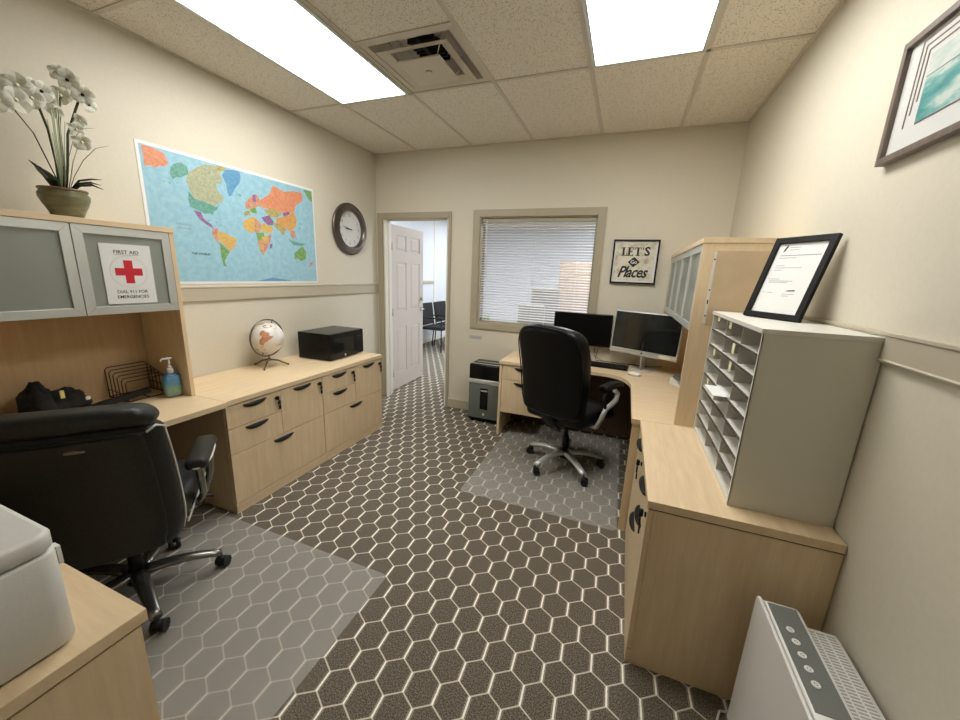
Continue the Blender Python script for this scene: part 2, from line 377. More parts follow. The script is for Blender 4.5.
# ------------------------------------------------------------------ room shell
struct(MB().box(-1.35, 4.8, YN-0.1, 7.0, -0.1, 0).build('floor', 'carpet'))
T = 0.12
b = MB(); DX0, DX1, DZ = 0.10, 0.905, 2.06; WX0, WX1, WZ0, WZ1 = 1.262, 2.408, 1.005, 2.072
b.box(-0.1, DX0, 0, T, 0, H).box(DX0, DX1, 0, T, DZ, H).box(DX1, WX0, 0, T, 0, H).box(WX0, WX1, 0, T, 0, WZ0).box(WX0, WX1, 0, T, WZ1, H).box(WX1, W+0.1, 0, T, 0, H)
struct(b.build('wall_back', 'wall'))
struct(MB().box(-0.1, 0, YN, 0, 0, H).build('wall_left', 'wall'))
struct(MB().box(W, W+0.1, YN, 0, 0, H).build('wall_right', 'wall'))
struct(MB().box(-0.1, W+0.1, YN-0.1, YN, 0, H).build('wall_front', 'wall'))
# ceiling tiles (the diffuser's own cell is left open)
GX = [0, 0.539, 1.149, 1.759, 2.368, 2.978, W]; GY = [0, -1.126, -2.345, -3.565, YN]
b = MB()
for i in range(6):
    for j in range(4):
        x0, x1, y0, y1 = GX[i], GX[i+1], GY[j+1], GY[j]
        if (i, j) == (2, 1): 
            b.box(x0, x1, y0, y1-0.61, H, H+0.02); continue
        b.box(x0, x1, y0, y1, H, H+0.02)
struct(b.build('ceiling', 'tile'))
b = MB(); g = 0.012; zt0, zt1 = H-0.006, H+0.001
for x in GX[1:-1]: b.box(x-g, x+g, YN, 0, zt0, zt1)
for y in GY[1:-1]: b.box(0, W, y-g, y+g, zt0, zt1)
b.box(1.149, 1.759, -1.736-g, -1.736+g, zt0, zt1)
b.box(0, 0.02, YN, 0, zt0-.001, zt1).box(W-0.02, W, YN, 0, zt0-.001, zt1).box(0, W, -0.02, 0, zt0-.001, zt1).box(0, W, YN, YN+0.02, zt0-.001, zt1)
struct(b.build('trim_1', 'tbar'))

# rails and baseboards
def rail(name, pts, y0, y1): struct(MB().prism([(p[0], y0, p[1]) for p in pts], (0, y1-y0, 0)).build(name, 'rail'))
za, zb = 1.254, 1.357
rail('trim_2', [(0, za), (0.012, za), (0.014, za+.006), (0.014, zb-.016), (0.018, zb-.012), (0.018, zb-.002), (0.015, zb), (0, zb)], YN, 0)
za, zb = 1.308, 1.396
rail('trim_3', [(W, za), (W-0.014, za), (W-0.016, za+.006), (W-0.012, za+.01), (W-0.012, zb-.014), (W-0.016, zb-.010), (W-0.016, zb-.002), (W-0.013, zb), (W, zb)], YN, 0)
struct(MB().box(0.941, W, -0.014, 0, 0, 0.10).build('baseboard_back', 'rail', bevel=0.003))
struct(MB().box(0, 0.014, YN, -0.012, 0, 0.10).build('baseboard_left', 'rail', bevel=0.003))
struct(MB().box(W-0.014, W, YN, -0.014, 0, 0.10).build('baseboard_right', 'rail', bevel=0.003))
# door casing (room side) + jamb lining
b = MB(); cx0, cx1, cz = 0.024, 0.942, 2.130
for (x0, x1, z0, z1) in ((cx0, DX0-0.008, 0, cz), (DX1+0.008, cx1, 0, cz), (DX0-0.008, DX1+0.008, DZ+0.008, cz)): b.box(x0, x1, -0.018, 0, z0, z1)
struct(b.build('trim_4', 'trim', bevel=0.003))
b = MB(); b.box(DX0-0.001, DX0+0.014, -0.004, T+0.004, 0, DZ).box(DX1-0.014, DX1+0.001, -0.004, T+0.004, 0, DZ)
b.box(DX0+0.014, DX0+0.026, 0.05, 0.075, 0, DZ-0.002).box(DX1-0.026, DX1-0.014, 0.05, 0.075, 0, DZ-0.002)
struct(b.build('trim_5', 'wtrim'))

# open six-panel door
d = thing('door_1', '', '', (0.076, 0.175, 0.012), math.radians(92.0))
del d['label']; del d['category']; struct(d)
DW, DH, DT = 0.80, 2.03, 0.036      # local: x along the leaf, y thickness (room face is -y), z up
b = MB(); b.box(0, DW, 0.008, DT-0.008, 0, DH)
cols = [(0.105, 0.345), (0.455, 0.695)]; rows = [(0.20, 0.80), (1.00, 1.60), (1.73, 1.92)]
xs = [0, 0.105, 0.345, 0.455, 0.695, DW]; 
for yy in ((0, 0.008), (DT-0.008, DT)):
    for i in (0, 2, 4): b.box(xs[i], xs[i+1], yy[0], yy[1], 0, DH)
    for (c0, c1) in cols:
        zz = [0, 0.20, 0.80, 1.00, 1.60, 1.73, 1.92, DH]
        for i in (0, 2, 4, 6): b.box(c0, c1, yy[0], yy[1], zz[i], zz[i+1])
b.build('door_leaf', 'door', d)
b = MB()
for (c0, c1) in cols:
    for (r0, r1) in rows:
        for yo, yi in ((0.002, 0.009), (DT-0.002, DT-0.009)):
            P = [(c0+.012, yi, r0+.012), (c1-.012, yi, r0+.012), (c1-.012, yi, r1-.012), (c0+.012, yi, r1-.012)]
            Q = [(c0+.04, yo, r0+.04), (c1-.04, yo, r0+.04), (c1-.04, yo, r1-.04), (c0+.04, yo, r1-.04)]
            b.hexa(P+Q)
b.build('raised_panels', 'door', d)
b = MB()
for yy, sg in ((0, -1), (DT, 1)):
    b.cyl((DW-.06, yy, 0.99), (DW-.06, yy+sg*.012, 0.99), 0.027); b.cyl((DW-.06, yy, 0.99), (DW-.06, yy+sg*.05, 0.99), 0.01)
    b.tube([(DW-.06, yy+sg*.045, .99), (DW-.10, yy+sg*.05, .99), (DW-.17, yy+sg*.048, .985)], [.011, .010, .008])
    b.cyl((DW-.06, yy, 1.13), (DW-.06, yy+sg*.02, 1.13), 0.024)
b.build('door_handle', 'hinge', d)
for z in (0.22, 1.0, 1.78):
    h = MB(); h.cyl((0.0, -0.006, z-.045), (0.0, -0.006, z+.045), 0.008, 12); h.box(0, 0.03, -0.002, 0.001, z-.045, z+.045); h.build('hinge', 'hinge', d)

# window between the rooms
wn = thing('window_1', '', '', (WX0, 0, WZ0)); del wn['label']; del wn['category']; struct(wn)
b = MB((WX0, 0, WZ0)); ox0, ox1, oz0, oz1 = 1.190, 2.476, 0.942, 2.140
for yy in ((-0.018, 0.0), (T, T+0.018)):
    b.box(ox0, WX0, yy[0], yy[1], oz0, oz1).box(WX1, ox1, yy[0], yy[1], oz0, oz1).box(WX0, WX1, yy[0], yy[1], oz0, WZ0).box(WX0, WX1, yy[0], yy[1], WZ1, oz1)
b.build('window_frame', 'trim', wn, bevel=0.003)
b = MB((WX0, 0, WZ0)); l = 0.01
b.box(WX0, WX0+l, 0, T, WZ0, WZ1).box(WX1-l, WX1, 0, T, WZ0, WZ1).box(WX0+l, WX1-l, 0, T, WZ0, WZ0+l).box(WX0+l, WX1-l, 0, T, WZ1-l, WZ1)
for a0, a1, c0, c1 in ((WX0+l, WX0+l+.015, WZ0+l, WZ1-l), (WX1-l-.015, WX1-l, WZ0+l, WZ1-l), (WX0+l, WX1-l, WZ0+l, WZ0+l+.015), (WX0+l, WX1-l, WZ1-l-.015, WZ1-l)): b.box(a0, a1, 0.085, 0.105, c0, c1)
b.build('window_lining', 'trim', wn)
MB((WX0, 0, WZ0)).box(WX0+.012, WX1-.012, 0.093, 0.097, WZ0+.012, WZ1-.012).build('pane', 'glass', wn)
# blind
bl = thing('window_blind', 'white horizontal slat blind filling the interior window', 'blind', ((WX0+WX1)/2, 0.04, WZ1-0.012))
hw = (WX1-WX0)/2-0.016; top = 0.0; bot = -(WZ1-WZ0)+0.026
MB().box(-hw, hw, -0.02, 0.02, top-0.034, top).build('head_rail', 'trim', bl, bevel=0.002)
b = MB(); n = 38; sp = (bot+0.02-(top-0.045))/(n)
for i in range(n):
    z = top-0.045+sp*i; R = []
    for x in (-hw, hw):
        R.append([(x, -0.0125, z-0.0050), (x, 0, z+0.0018), (x, 0.0125, z+0.0050), (x, 0.0125, z+0.0045), (x, 0, z+0.0012), (x, -0.0125, z-0.0055)])
    b.rings(R, True, True, False)
b.build('slats', 'slat', bl)
MB().box(-hw, hw, -0.011, 0.011, bot, bot+0.014).build('bottom_rail', 'trim', bl, bevel=0.002)
b = MB()
for x in (-hw+.12, 0, hw-.14):
    for y in (-.0135, .0135): b.tube([(x, y, top-.034), (x, y, bot+.01)], 0.0008, 5)
b.build('ladder_cords', 'white', bl)
MB().tube([(-hw+.05, -.024, top-.02), (-hw+.052, -.024, -.6)], 0.004, 6).build('tilt_wand', 'white', bl)

# space beyond the door and window
struct(MB().box(-1.35, -1.25, T, 6.9, 0, H).build('wall_hall_left', 'hallwall'))
struct(MB().box(-1.25, 4.7, 6.8, 6.9, 0, H).build('wall_hall_far', 'hallwall'))
struct(MB().box(4.7, 4.8, T, 6.9, 0, H).build('wall_hall_right', 'hallwall'))
struct(MB().box(-1.35, -0.1, T-0.1, T, 0, H).build('wall_hall_near', 'hallwall'))
struct(MB().box(W+0.1, 4.8, T-0.1, T, 0, H).build('wall_hall_side', 'hallwall'))
struct(MB().box(-1.35, 4.8, T, 6.9, H, H+0.05).build('ceiling', 'tile'))
struct(MB().box(-1.25, -1.232, T, 3.72, 1.27, 1.33).build('trim_6', 'rail', bevel=0.003))
struct(MB().box(-1.25, -1.236, T, 6.8, 0, 0.10).build('baseboard_hall', 'wtrim'))
b = MB(); b.box(-1.25, -1.240, 3.72, 3.80, 0, H)
struct(b.build('trim_7', 'wtrim', bevel=0.003))
for i, (x, y) in enumerate(((0.0, 1.6), (0.0, 4.2), (2.2, 1.6), (2.2, 4.2), (3.8, 2.8))):
    lt = thing('ceiling_light', ['cool white ceiling panel of the hall nearest the doorway', 'cool white ceiling panel deeper in the hall', 'cool white ceiling panel behind the interior window', 'cool white ceiling panel far behind the interior window', 'cool white ceiling panel at the right end of the far room'][i], 'ceiling light', (x, y, H), group='hall ceiling panels')
    f = MB(); f.box(-.3, .3, -.6, -.57, -.018, 0).box(-.3, .3, .57, .6, -.018, 0).box(-.3, -.27, -.57, .57, -.018, 0).box(.27, .3, -.57, .57, -.018, 0); f.build('frame', 'white', lt)
    MB().box(-.27, .27, -.57, .57, -.012, -.006).build('diffuser', 'lamph', lt)

# ------------------------------------------------------------------ lamps and diffuser in the ceiling
for (i, lab) in ((1, 'long lit fluorescent ceiling panel on the map wall side'), (4, 'lit fluorescent ceiling panel toward the right wall')):
    x0, x1, y0, y1 = GX[i]+g, GX[i+1]-g, GY[2]+g, GY[1]-g
    lt = thing('ceiling_light', lab, 'ceiling light', ((x0+x1)/2, (y0+y1)/2, H), group='office ceiling panels')
    hx, hy = (x1-x0)/2, (y1-y0)/2; e = 0.022
    f = MB()
    for (a0, a1, c0, c1) in ((-hx, hx, -hy, -hy+e), (-hx, hx, hy-e, hy), (-hx, -hx+e, -hy+e, hy-e), (hx-e, hx, -hy+e, hy-e)): f.box(a0, a1, c0, c1, -0.016, 0)
    f.build('frame', 'alu', lt, bevel=0.002)
    MB().box(-hx+e, hx-e, -hy+e, hy-e, -0.010, -0.004).build('diffuser', 'lamp', lt)
vt = thing('ceiling_vent', 'square stepped metal air diffuser beside the long ceiling light', 'vent', (1.454, -1.431, H))
b = MB(); R = []
for h_, z in ((0.295, 0.0), (0.255, 0.0), (0.235, 0.035), (0.16, 0.09)):
    R.append([(-h_, -h_, z), (h_, -h_, z), (h_, h_, z), (-h_, h_, z)])
R.append([(-.16, -.16, .094), (.16, -.16, .094), (.16, .16, .094), (-.16, .16, .094)]); 
b.rings(R, True, False, False); b.box(-.3, .3, -.3, .3, .10, .105); b.build('outer_cone', 'vent', vt)
MB().lathe([(0.105, .086), (0.105, .092), (0.10, .093)], n=28).build('duct_opening', 'gap', vt)
def sqring(ho, hi, z0, z1):
    b = MB(); q = lambda h_, z: [(-h_, -h_, z), (h_, -h_, z), (h_, h_, z), (-h_, h_, z)]
    return b.rings([q(ho, z0), q(ho, z0+.004), q(hi, z1+.004), q(hi, z1)], True, False, False, loop=True)
sqring(0.222, 0.165, -0.020, -0.004).build('middle_cone', 'vent', vt)
b = MB(); q = lambda h_, z: [(-h_, -h_, z), (h_, -h_, z), (h_, h_, z), (-h_, h_, z)]
b.rings([q(.14, -.044), q(.14, -.038), q(.10, -.012), q(.10, -.016)], True, True, False); b.lathe([(.018, -.05), (.02, -.044)], n=18)
b.build('centre_plate', 'vent', vt)
for sx in (-1, 1):
    for sy in (-1, 1): MB().cyl((sx*.17, sy*.17, .05), (sx*.11, sy*.11, -.03), .003, 6).build('bracket', 'vent', vt)
b = MB(); b.box(-.012, .012, -.15, .15, .05, .052)
for k in range(7): b.box(-.085, .085, -.11+k*.035, -.10+k*.035, .06, .085)
b.build('damper_blades', 'blackmatte', vt)

# ------------------------------------------------------------------ office furniture
def pull(par, x, z, w_=0.158):      # black half-moon pull, front faces -y
    R = []; n = 14
    for i in range(n+1):
        u = -1+2*i/n; k = max(0.04, 1-u*u); o_ = 0.024*k**0.5; h_ = 0.029*k**0.6
        R.append([(u*w_/2, 0, 0.004), (u*w_/2, -o_, 0.002), (u*w_/2, -o_*0.95, -0.004), (u*w_/2, -o_*0.55, -h_*0.7), (u*w_/2, 0, -h_)])
    return MB().rings(R, True, True, True).build('handle', 'blackmatte', par, loc=(x, 0, z))
def keyset(par, x, z):
    b = MB(); b.cyl((0, 0, 0), (0, -.006, 0), .010, 16); b.build('lock', 'blackmatte', par, loc=(x, 0, z))
    b = MB(); b.gbox((0, -.018, .004), (.016, .016, .028), .004, 2, (1, 1, 1)); b.gbox((.006, -.02, -.028), (.020, .007, .030), .003, 2, (1, 1, 1)); b.gbox((.010, -.018, -.062), (.018, .006, .030), .003, 2, (1, 1, 1)); b.tube([(.006, -.02, -.01), (.006, -.02, -.02)], .002, 6)
    b.build('key', 'blackmatte', par, loc=(x, 0, z))
def front(root, name, x0, x1, z0, z1, pulls=None, key=None, grain='woodz'):
    g2 = 0.0018; cx_, cz_ = (x0+x1)/2, (z0+z1)/2
    f = MB((cx_, 0, cz_)).box(x0+g2, x1-g2, -0.019, 0, z0+g2, z1-g2).build(name, grain, root, bevel=0.001, loc=(cx_, 0, cz_))
    holder = bpy.data.objects
    if pulls: 
        h = pull(f, 0, pulls-cz_); h.location.y = -0.019
    if key:
        keyset(f, key[0]-cx_, key[1]-cz_)
        for ch in f.children: 
            if ch.name.startswith(('lock', 'key')): ch.location.y = -0.019
    return f
HT = 0.706
def cabinet(label, loc, rz, w_, d_, mirror=False, group=None, detail=True, name='storage_cabinet', rm=0.5):
    r = thing(name, label, 'cabinet', loc, rz, group)
    b = MB(); b.box(0, w_, 0.0005, d_, 0.0, 0.699); b.mi = 1; b.box(.004, w_-.004, .004, d_-.004, .699, HT); b.build('body', ['woodz', 'gap'], r)
    MB().box(0, w_, -0.019, 0, 0, 0.066).build('kick_board', 'woodx', r)
    if detail:
        a0, a1, c0, c1 = (0, w_*rm, w_*rm, w_) if not mirror else (w_*rm, w_, 0, w_*rm)
        front(r, 'drawer', a0, a1, 0.556, 0.700, 0.680, (a1-0.035, 0.655))
        front(r, 'drawer', a0, a1, 0.392, 0.556, 0.535)
        front(r, 'door', c0, c1, 0.392, 0.700, 0.680, (c1-0.035, 0.655))
        front(r, 'drawer', 0, w_, 0.068, 0.392, 0.365)
    return r
XF = 0.611
cabinet('maple base cabinet under the globe, next to the knee space', (XF, -2.333, 0), PI/2, 0.748, XF-0.003, group='maple credenza cabinets')
cabinet('maple base cabinet under the microwave, nearest the door', (XF, -1.583, 0), PI/2, 0.748, XF-0.003, group='maple credenza cabinets')
def top(name, label, pts, par=None, wd='woody', z0=HT, z1=0.737, origin=None):
    o = origin or pts[0]; b = MB((o[0], o[1], z0)); b.prism([(x, y, z0) for x, y in pts], (0, 0, z1-z0)); ob = b.build(name, wd, bevel=0.002); tag(ob, label, 'worktop'); return ob
top('worktop', 'long maple worktop under the globe and microwave', [(0.004, -2.333), (0.640, -2.333), (0.640, -0.833), (0.004, -0.833)])
# left desk
dk = thing('desk', 'maple desk under the left overhead cabinets', 'desk', (0.3, -3.0, 0))
b = MB((.3, -3.0, 0)); b.box(0.004, 0.655, -4.0, -2.3345, HT, 0.737); b.build('desktop', 'woody', dk, bevel=0.002)
MB((.3, -3.0, 0)).box(0.03, 0.048, -4.0, -2.34, 0.12, HT).build('modesty_panel', 'shadepanel', dk)
MB((.3, -3.0, 0)).box(0.004, 0.63, -4.02, -4.0, 0, HT+.031).build('end_panel', 'woodz', dk)
# hutch over it
def hutch(label, x0, x1, y0, y1, zt, face, doors, zb_=1.262):
    # face +1: doors on the x1 side, -1: doors on the x0 side
    r = thing('overhead_cabinet', label, 'cabinet', ((x0+x1)/2, y1, 0.7375)); O = ((x0+x1)/2, y1, 0.7375); t = 0.022
    MB(O).box(x0-(0.004 if face < 0 else 0), x1+(0.004 if face > 0 else 0), y0-.003, y1+.003, zt-0.026, zt).build('top_board', 'woody', r, bevel=0.0015)
    for (a, c) in ((y1-t, y1), (y0, y0+t)): 
        MB(O).box(x0, x1, a, c, 0.7375, zt-0.026).build('side_panel', 'woodz', r, bevel=0.001)
    bx0, bx1 = (x0, x0+0.012) if face > 0 else (x1-0.012, x1)
    MB(O).box(bx0, bx1, y0+t, y1-t, 0.7375, zt-0.026).build('back_panel', 'wooddk', r)
    fx0, fx1 = (x0+0.012, x1-0.024) if face > 0 else (x0+0.024, x1-0.012)
    MB(O).box(fx0, fx1, y0+t, y1-t, zb_, zb_+0.02).build('bottom_board', 'woody', r)
    dx0, dx1 = (x1-0.021, x1-0.001) if face > 0 else (x0+0.001, x0+0.021)
    wd = (y1-y0-(2*t if False else 0.006))/doors; fr = 0.038
    for k in range(doors):
        a = y1-0.003-wd*(k+1)+0.0015; c = y1-0.003-wd*k-0.0015
        if k == 0: c -= (t-0.004 if face > 0 else t-.004)
        if k == doors-1: a += t-.004
        z0, z1 = zb_-0.012, zt-0.028; b = MB(O)
        xm = dx0 if face > 0 else dx1
        for quad in (((a, z0), (c, z0), (c-fr, z0+fr), (a+fr, z0+fr)), ((a, z1), (c, z1), (c-fr, z1-fr), (a+fr, z1-fr)), ((a, z0), (a+fr, z0+fr), (a+fr, z1-fr), (a, z1)), ((c, z0), (c-fr, z0+fr), (c-fr, z1-fr), (c, z1))):
            b.prism([(dx0, q[0], q[1]) for q in quad], (dx1-dx0, 0, 0))
        D = b.build('door', 'alu', r, bevel=0.0012)
        gm = (dx0+dx1)/2; MB(O).box(gm-.003, gm+.003, a+fr-.004, c-fr+.004, z0+fr-.004, z1-fr+.004).build('glass_panel', 'frost', D)
    return r
hutch('maple overhead cabinet with frosted glass doors, first aid sign on one door', 0.004, 0.385, -3.985, -2.334, 1.690, 1, 4)
# right-hand L desk
dr = thing('desk', 'L-shaped maple corner desk carrying the computer monitors', 'desk', (2.9, -0.3, 0)); O = (2.9, -0.3, 0)
pts = [(1.695, -0.003), (1.695, -0.495), (2.60, -0.475)]
for k in range(1, 9):
    a = k/9; p0, p1, p2 = Vector((2.60, -.475)), Vector((2.80, -.48)), Vector((2.835, -.74)); p = p0*(1-a)**2+p1*2*a*(1-a)+p2*a*a; pts.append((p.x, p.y))
pts += [(2.835, -0.74), (2.835, -1.508), (W-.003, -1.508), (W-.003, -0.003)]
MB(O).prism([(x, y, HT) for x, y in pts], (0, 0, 0.031)).build('desktop', 'woodx', dr, bevel=0.002)
MB(O).box(1.700, 1.722, -0.485, -0.02, 0, HT).build('side_panel', 'woodz', dr)
MB(O).box(2.842, 3.44, -1.500, -1.478, 0, HT).build('end_panel', 'woodz', dr)
MB(O).box(1.722, 3.42, -0.06, -0.04, 0.02, HT).build('modesty_panel', 'shadepanel', dr)
MB(O).box(3.40, 3.42, -1.478, -0.06, 0.02, HT).build('modesty_panel', 'shadepanel', dr)
pd = thing('drawer_pedestal', 'two-drawer maple pedestal hung under the corner desk', 'drawer unit', (1.724, -0.462, 0.235))
MB().box(0, 0.40, 0, 0.38, 0, 0.470).build('body', 'woodz', pd)
for z0, z1 in ((0.325, 0.468), (0.0, 0.325)):
    front(pd, 'drawer', 0, 0.40, z0, z1, z1-0.025)
hutch('maple overhead cabinet with frosted glass doors above the computer monitors', 3.052, W-0.003, -1.498, -0.004, 1.735, -1, 4, 1.275)
hr = [o for o in bpy.data.objects if o.name.startswith('overhead_cabinet')][-1]
O = hr.location
MB(O).box(3.115, 3.44, -1.5005, -1.498, 1.30, 1.672).build('bare_side_patch', 'panelpeel', hr)['label'] = 'bare glossy board patch on the side panel'
b = MB(O); b.box(3.105, 3.117, -1.5015, -1.498, 1.31, 1.665)
b.build('mounting_strip', 'greytop', hr)['label'] = 'pale vertical strip with screw holes'
b = MB(O)
for z in (1.35, 1.48, 1.63): b.cyl((3.111, -1.5015, z), (3.111, -1.5025, z), .004, 10)
b.box(3.108, 3.114, -1.5025, -1.5015, 1.41, 1.43); b.build('screw_holes', 'gap', hr)
# cabinets at the right wall and near left
cabinet('maple base cabinet under the grey mail sorter', (2.905, -1.512, 0), -PI/2, 0.845, W-2.905-0.003, mirror=True)
top('worktop', 'maple worktop under the grey mail sorter', [(2.880, -1.5095), (W-.003, -1.5095), (W-.003, -2.362), (2.880, -2.362)])
cabinet('maple cabinet in the near left corner under the white printer', (1.02, -3.345, 0), PI, 0.01, 0.01, detail=False) if False else None
nc = thing('storage_cabinet', 'maple cabinet in the near left corner under the white printer', 'cabinet', (1.35, -3.65, 0)); O = (1.35, -3.65, 0)
b = MB(O); b.box(0.95, 1.772, -4.0, -3.335, 0, 0.699); b.mi = 1; b.box(.955, 1.768, -3.995, -3.339, .699, HT); b.build('body', ['woodz', 'gap'], nc)
top('worktop', 'maple worktop in the near left corner under the white printer', [(0.94, -4.0), (1.777, -4.0), (1.777, -3.322), (0.94, -3.322)], wd='woodx')

# ------------------------------------------------------------------ mail sorter
so = thing('mail_sorter', 'tall grey mail sorter with rows of open slots', 'mail sorter', (3.30, -1.88, 0.7375)); O = (3.30, -1.88, 0.7375)
sx0, sx1, sy0, sy1, sz = 3.146, W-0.004, -2.270, -1.512, 1.362
MB(O).box(sx0, sx1, sy0, sy0+.012, .7375, sz).build('side_panel', 'greycase', so); MB(O).box(sx0, sx1, sy1-.012, sy1, .7375, sz).build('side_panel', 'greycase', so)
MB(O).box(sx1-.006, sx1, sy0+.012, sy1-.012, .7375, sz).build('back_panel', 'greycase', so)
MB(O).box(sx0-.006, sx1, sy0-.005, sy1, sz, sz+.016).build('top_panel', 'greytop', so, bevel=.0015)
MB(O).box(sx0+.004, sx1-.006, sy0+.012, sy1-.012, .7375, .752).build('base_panel', 'greytop', so)
nz = 8; hz = (sz-.752)/nz; cw = (sy1-sy0-.024)/3
for k in range(1, nz):
    b = MB(O); z = .752+hz*k; b.box(sx0+.008, sx1-.006, sy0+.012, sy1-.012, z-.002, z+.002); b.mi = 1; b.box(sx0+.003, sx0+.008, sy0+.012, sy1-.012, z-.004, z+.003)
    b.build('shelf', ['greytop', 'darkedge'], so)
for k in (1, 2):
    y = sy0+.012+cw*k; MB(O).box(sx0+.010, sx1-.006, y-.002, y+.002, .752, sz).build('divider', 'greyin', so)
MB(O).box(sx0-.001, sx0+.003, sy0, sy0+.004, .74, sz).build('edge_strip', 'greytop', so)
ycol = lambda c, f: sy0+.012+cw*c+cw*f
for (c, row, f, hh) in ((2, 7, .45, .02), (1, 7, .55, .028), (1, 6, .12, .042), (2, 5, .35, .03), (1, 5, .12, .04), (2, 3, .45, .03)):
    z = .752+hz*(row+1)-.004; y = ycol(c, f)
    MB(O).box(sx0+.001, sx0+.002, y, y+.035, z-hh, z).build('label_tag', 'paleyel', so)
p_ = MB((3.25, ycol(1, .5), .752+hz*4+.003)); zz = .752+hz*4
p_.poly([(3.10, ycol(1, .08), zz+.0065), (3.10, ycol(1, .80), zz+.0065), (3.38, ycol(1, .84), zz+.004), (3.38, ycol(1, .12), zz+.004)])
o = p_.build('paper_sheet', 'paper'); o.modifiers.new('s', 'SOLIDIFY').thickness = 0.0012
tag(o, 'white paper sheet sticking out of a middle slot of the mail sorter', 'paper')

# certificate leaning on the sorter
ct = thing('certificate_frame', 'black framed certificate standing on top of the mail sorter', 'framed certificate', (3.227, -1.716, sz+.017), -1.051)
wC, hC, tl = 0.255, 0.345, 0.278
rotX = Matrix.Rotation(-tl, 4, 'X')
# local frame: x along width, z up, front faces -y
b = MB(); b.T = rotX; f_ = .024
for (a0, a1, c0, c1) in ((0, wC, 0, f_), (0, wC, hC-f_, hC), (0, f_, f_, hC-f_), (wC-f_, wC, f_, hC-f_)): b.box(a0, a1, -.012, .004, c0, c1)
b.build('frame', 'frameblk', ct, bevel=.0015)
b = MB(); b.T = rotX; b.box(f_-.002, wC-f_+.002, -.002, .002, f_-.002, hC-f_+.002); b.build('certificate_paper', 'paper', ct)
b = MB(); b.T = rotX; L = lambda x0, x1, z, h_=.0018: b.box(x0, x1, -.0026, -.002, z, z+h_)
L(.045, .215, .268, .003); L(.045, .12, .258)
for (x0, x1, z) in ((.045, .085, .225), (.045, .16, .216), (.045, .08, .206), (.04, .09, .168), (.045, .15, .160), (.045, .13, .154), (.04, .05, .110), (.06, .085, .110), (.13, .18, .106), (.13, .16, .098), (.075, .115, .292), (.075, .12, .302)): L(x0, x1, z)
b.build('printed_lines', 'greyink', ct)
b = MB(); b.T = rotX; b.prism([(.050, -.0026, .284), (.058, -.0026, .288), (.066, -.0026, .308), (.060, -.0026, .314), (.053, -.0026, .298)], (0, .0005, 0)); b.build('emblem', 'ink', ct); b = MB(); b.T = rotX; b.prism([(.14, -.0026, .118), (.18, -.0026, .120), (.175, -.0026, .125), (.15, -.0026, .123)], (0, .0005, 0)); b.build('signature', 'ink', ct)
b = MB(); ty = math.sin(tl)*.22+.003; b.prism([(wC/2-.02, ty*0.9, .20), (wC/2+.02, ty*0.9, .20), (wC/2+.03, ty+.045, .002), (wC/2-.03, ty+.045, .002)], (0, .003, 0)); b.build('easel_back', 'frameblk', ct)

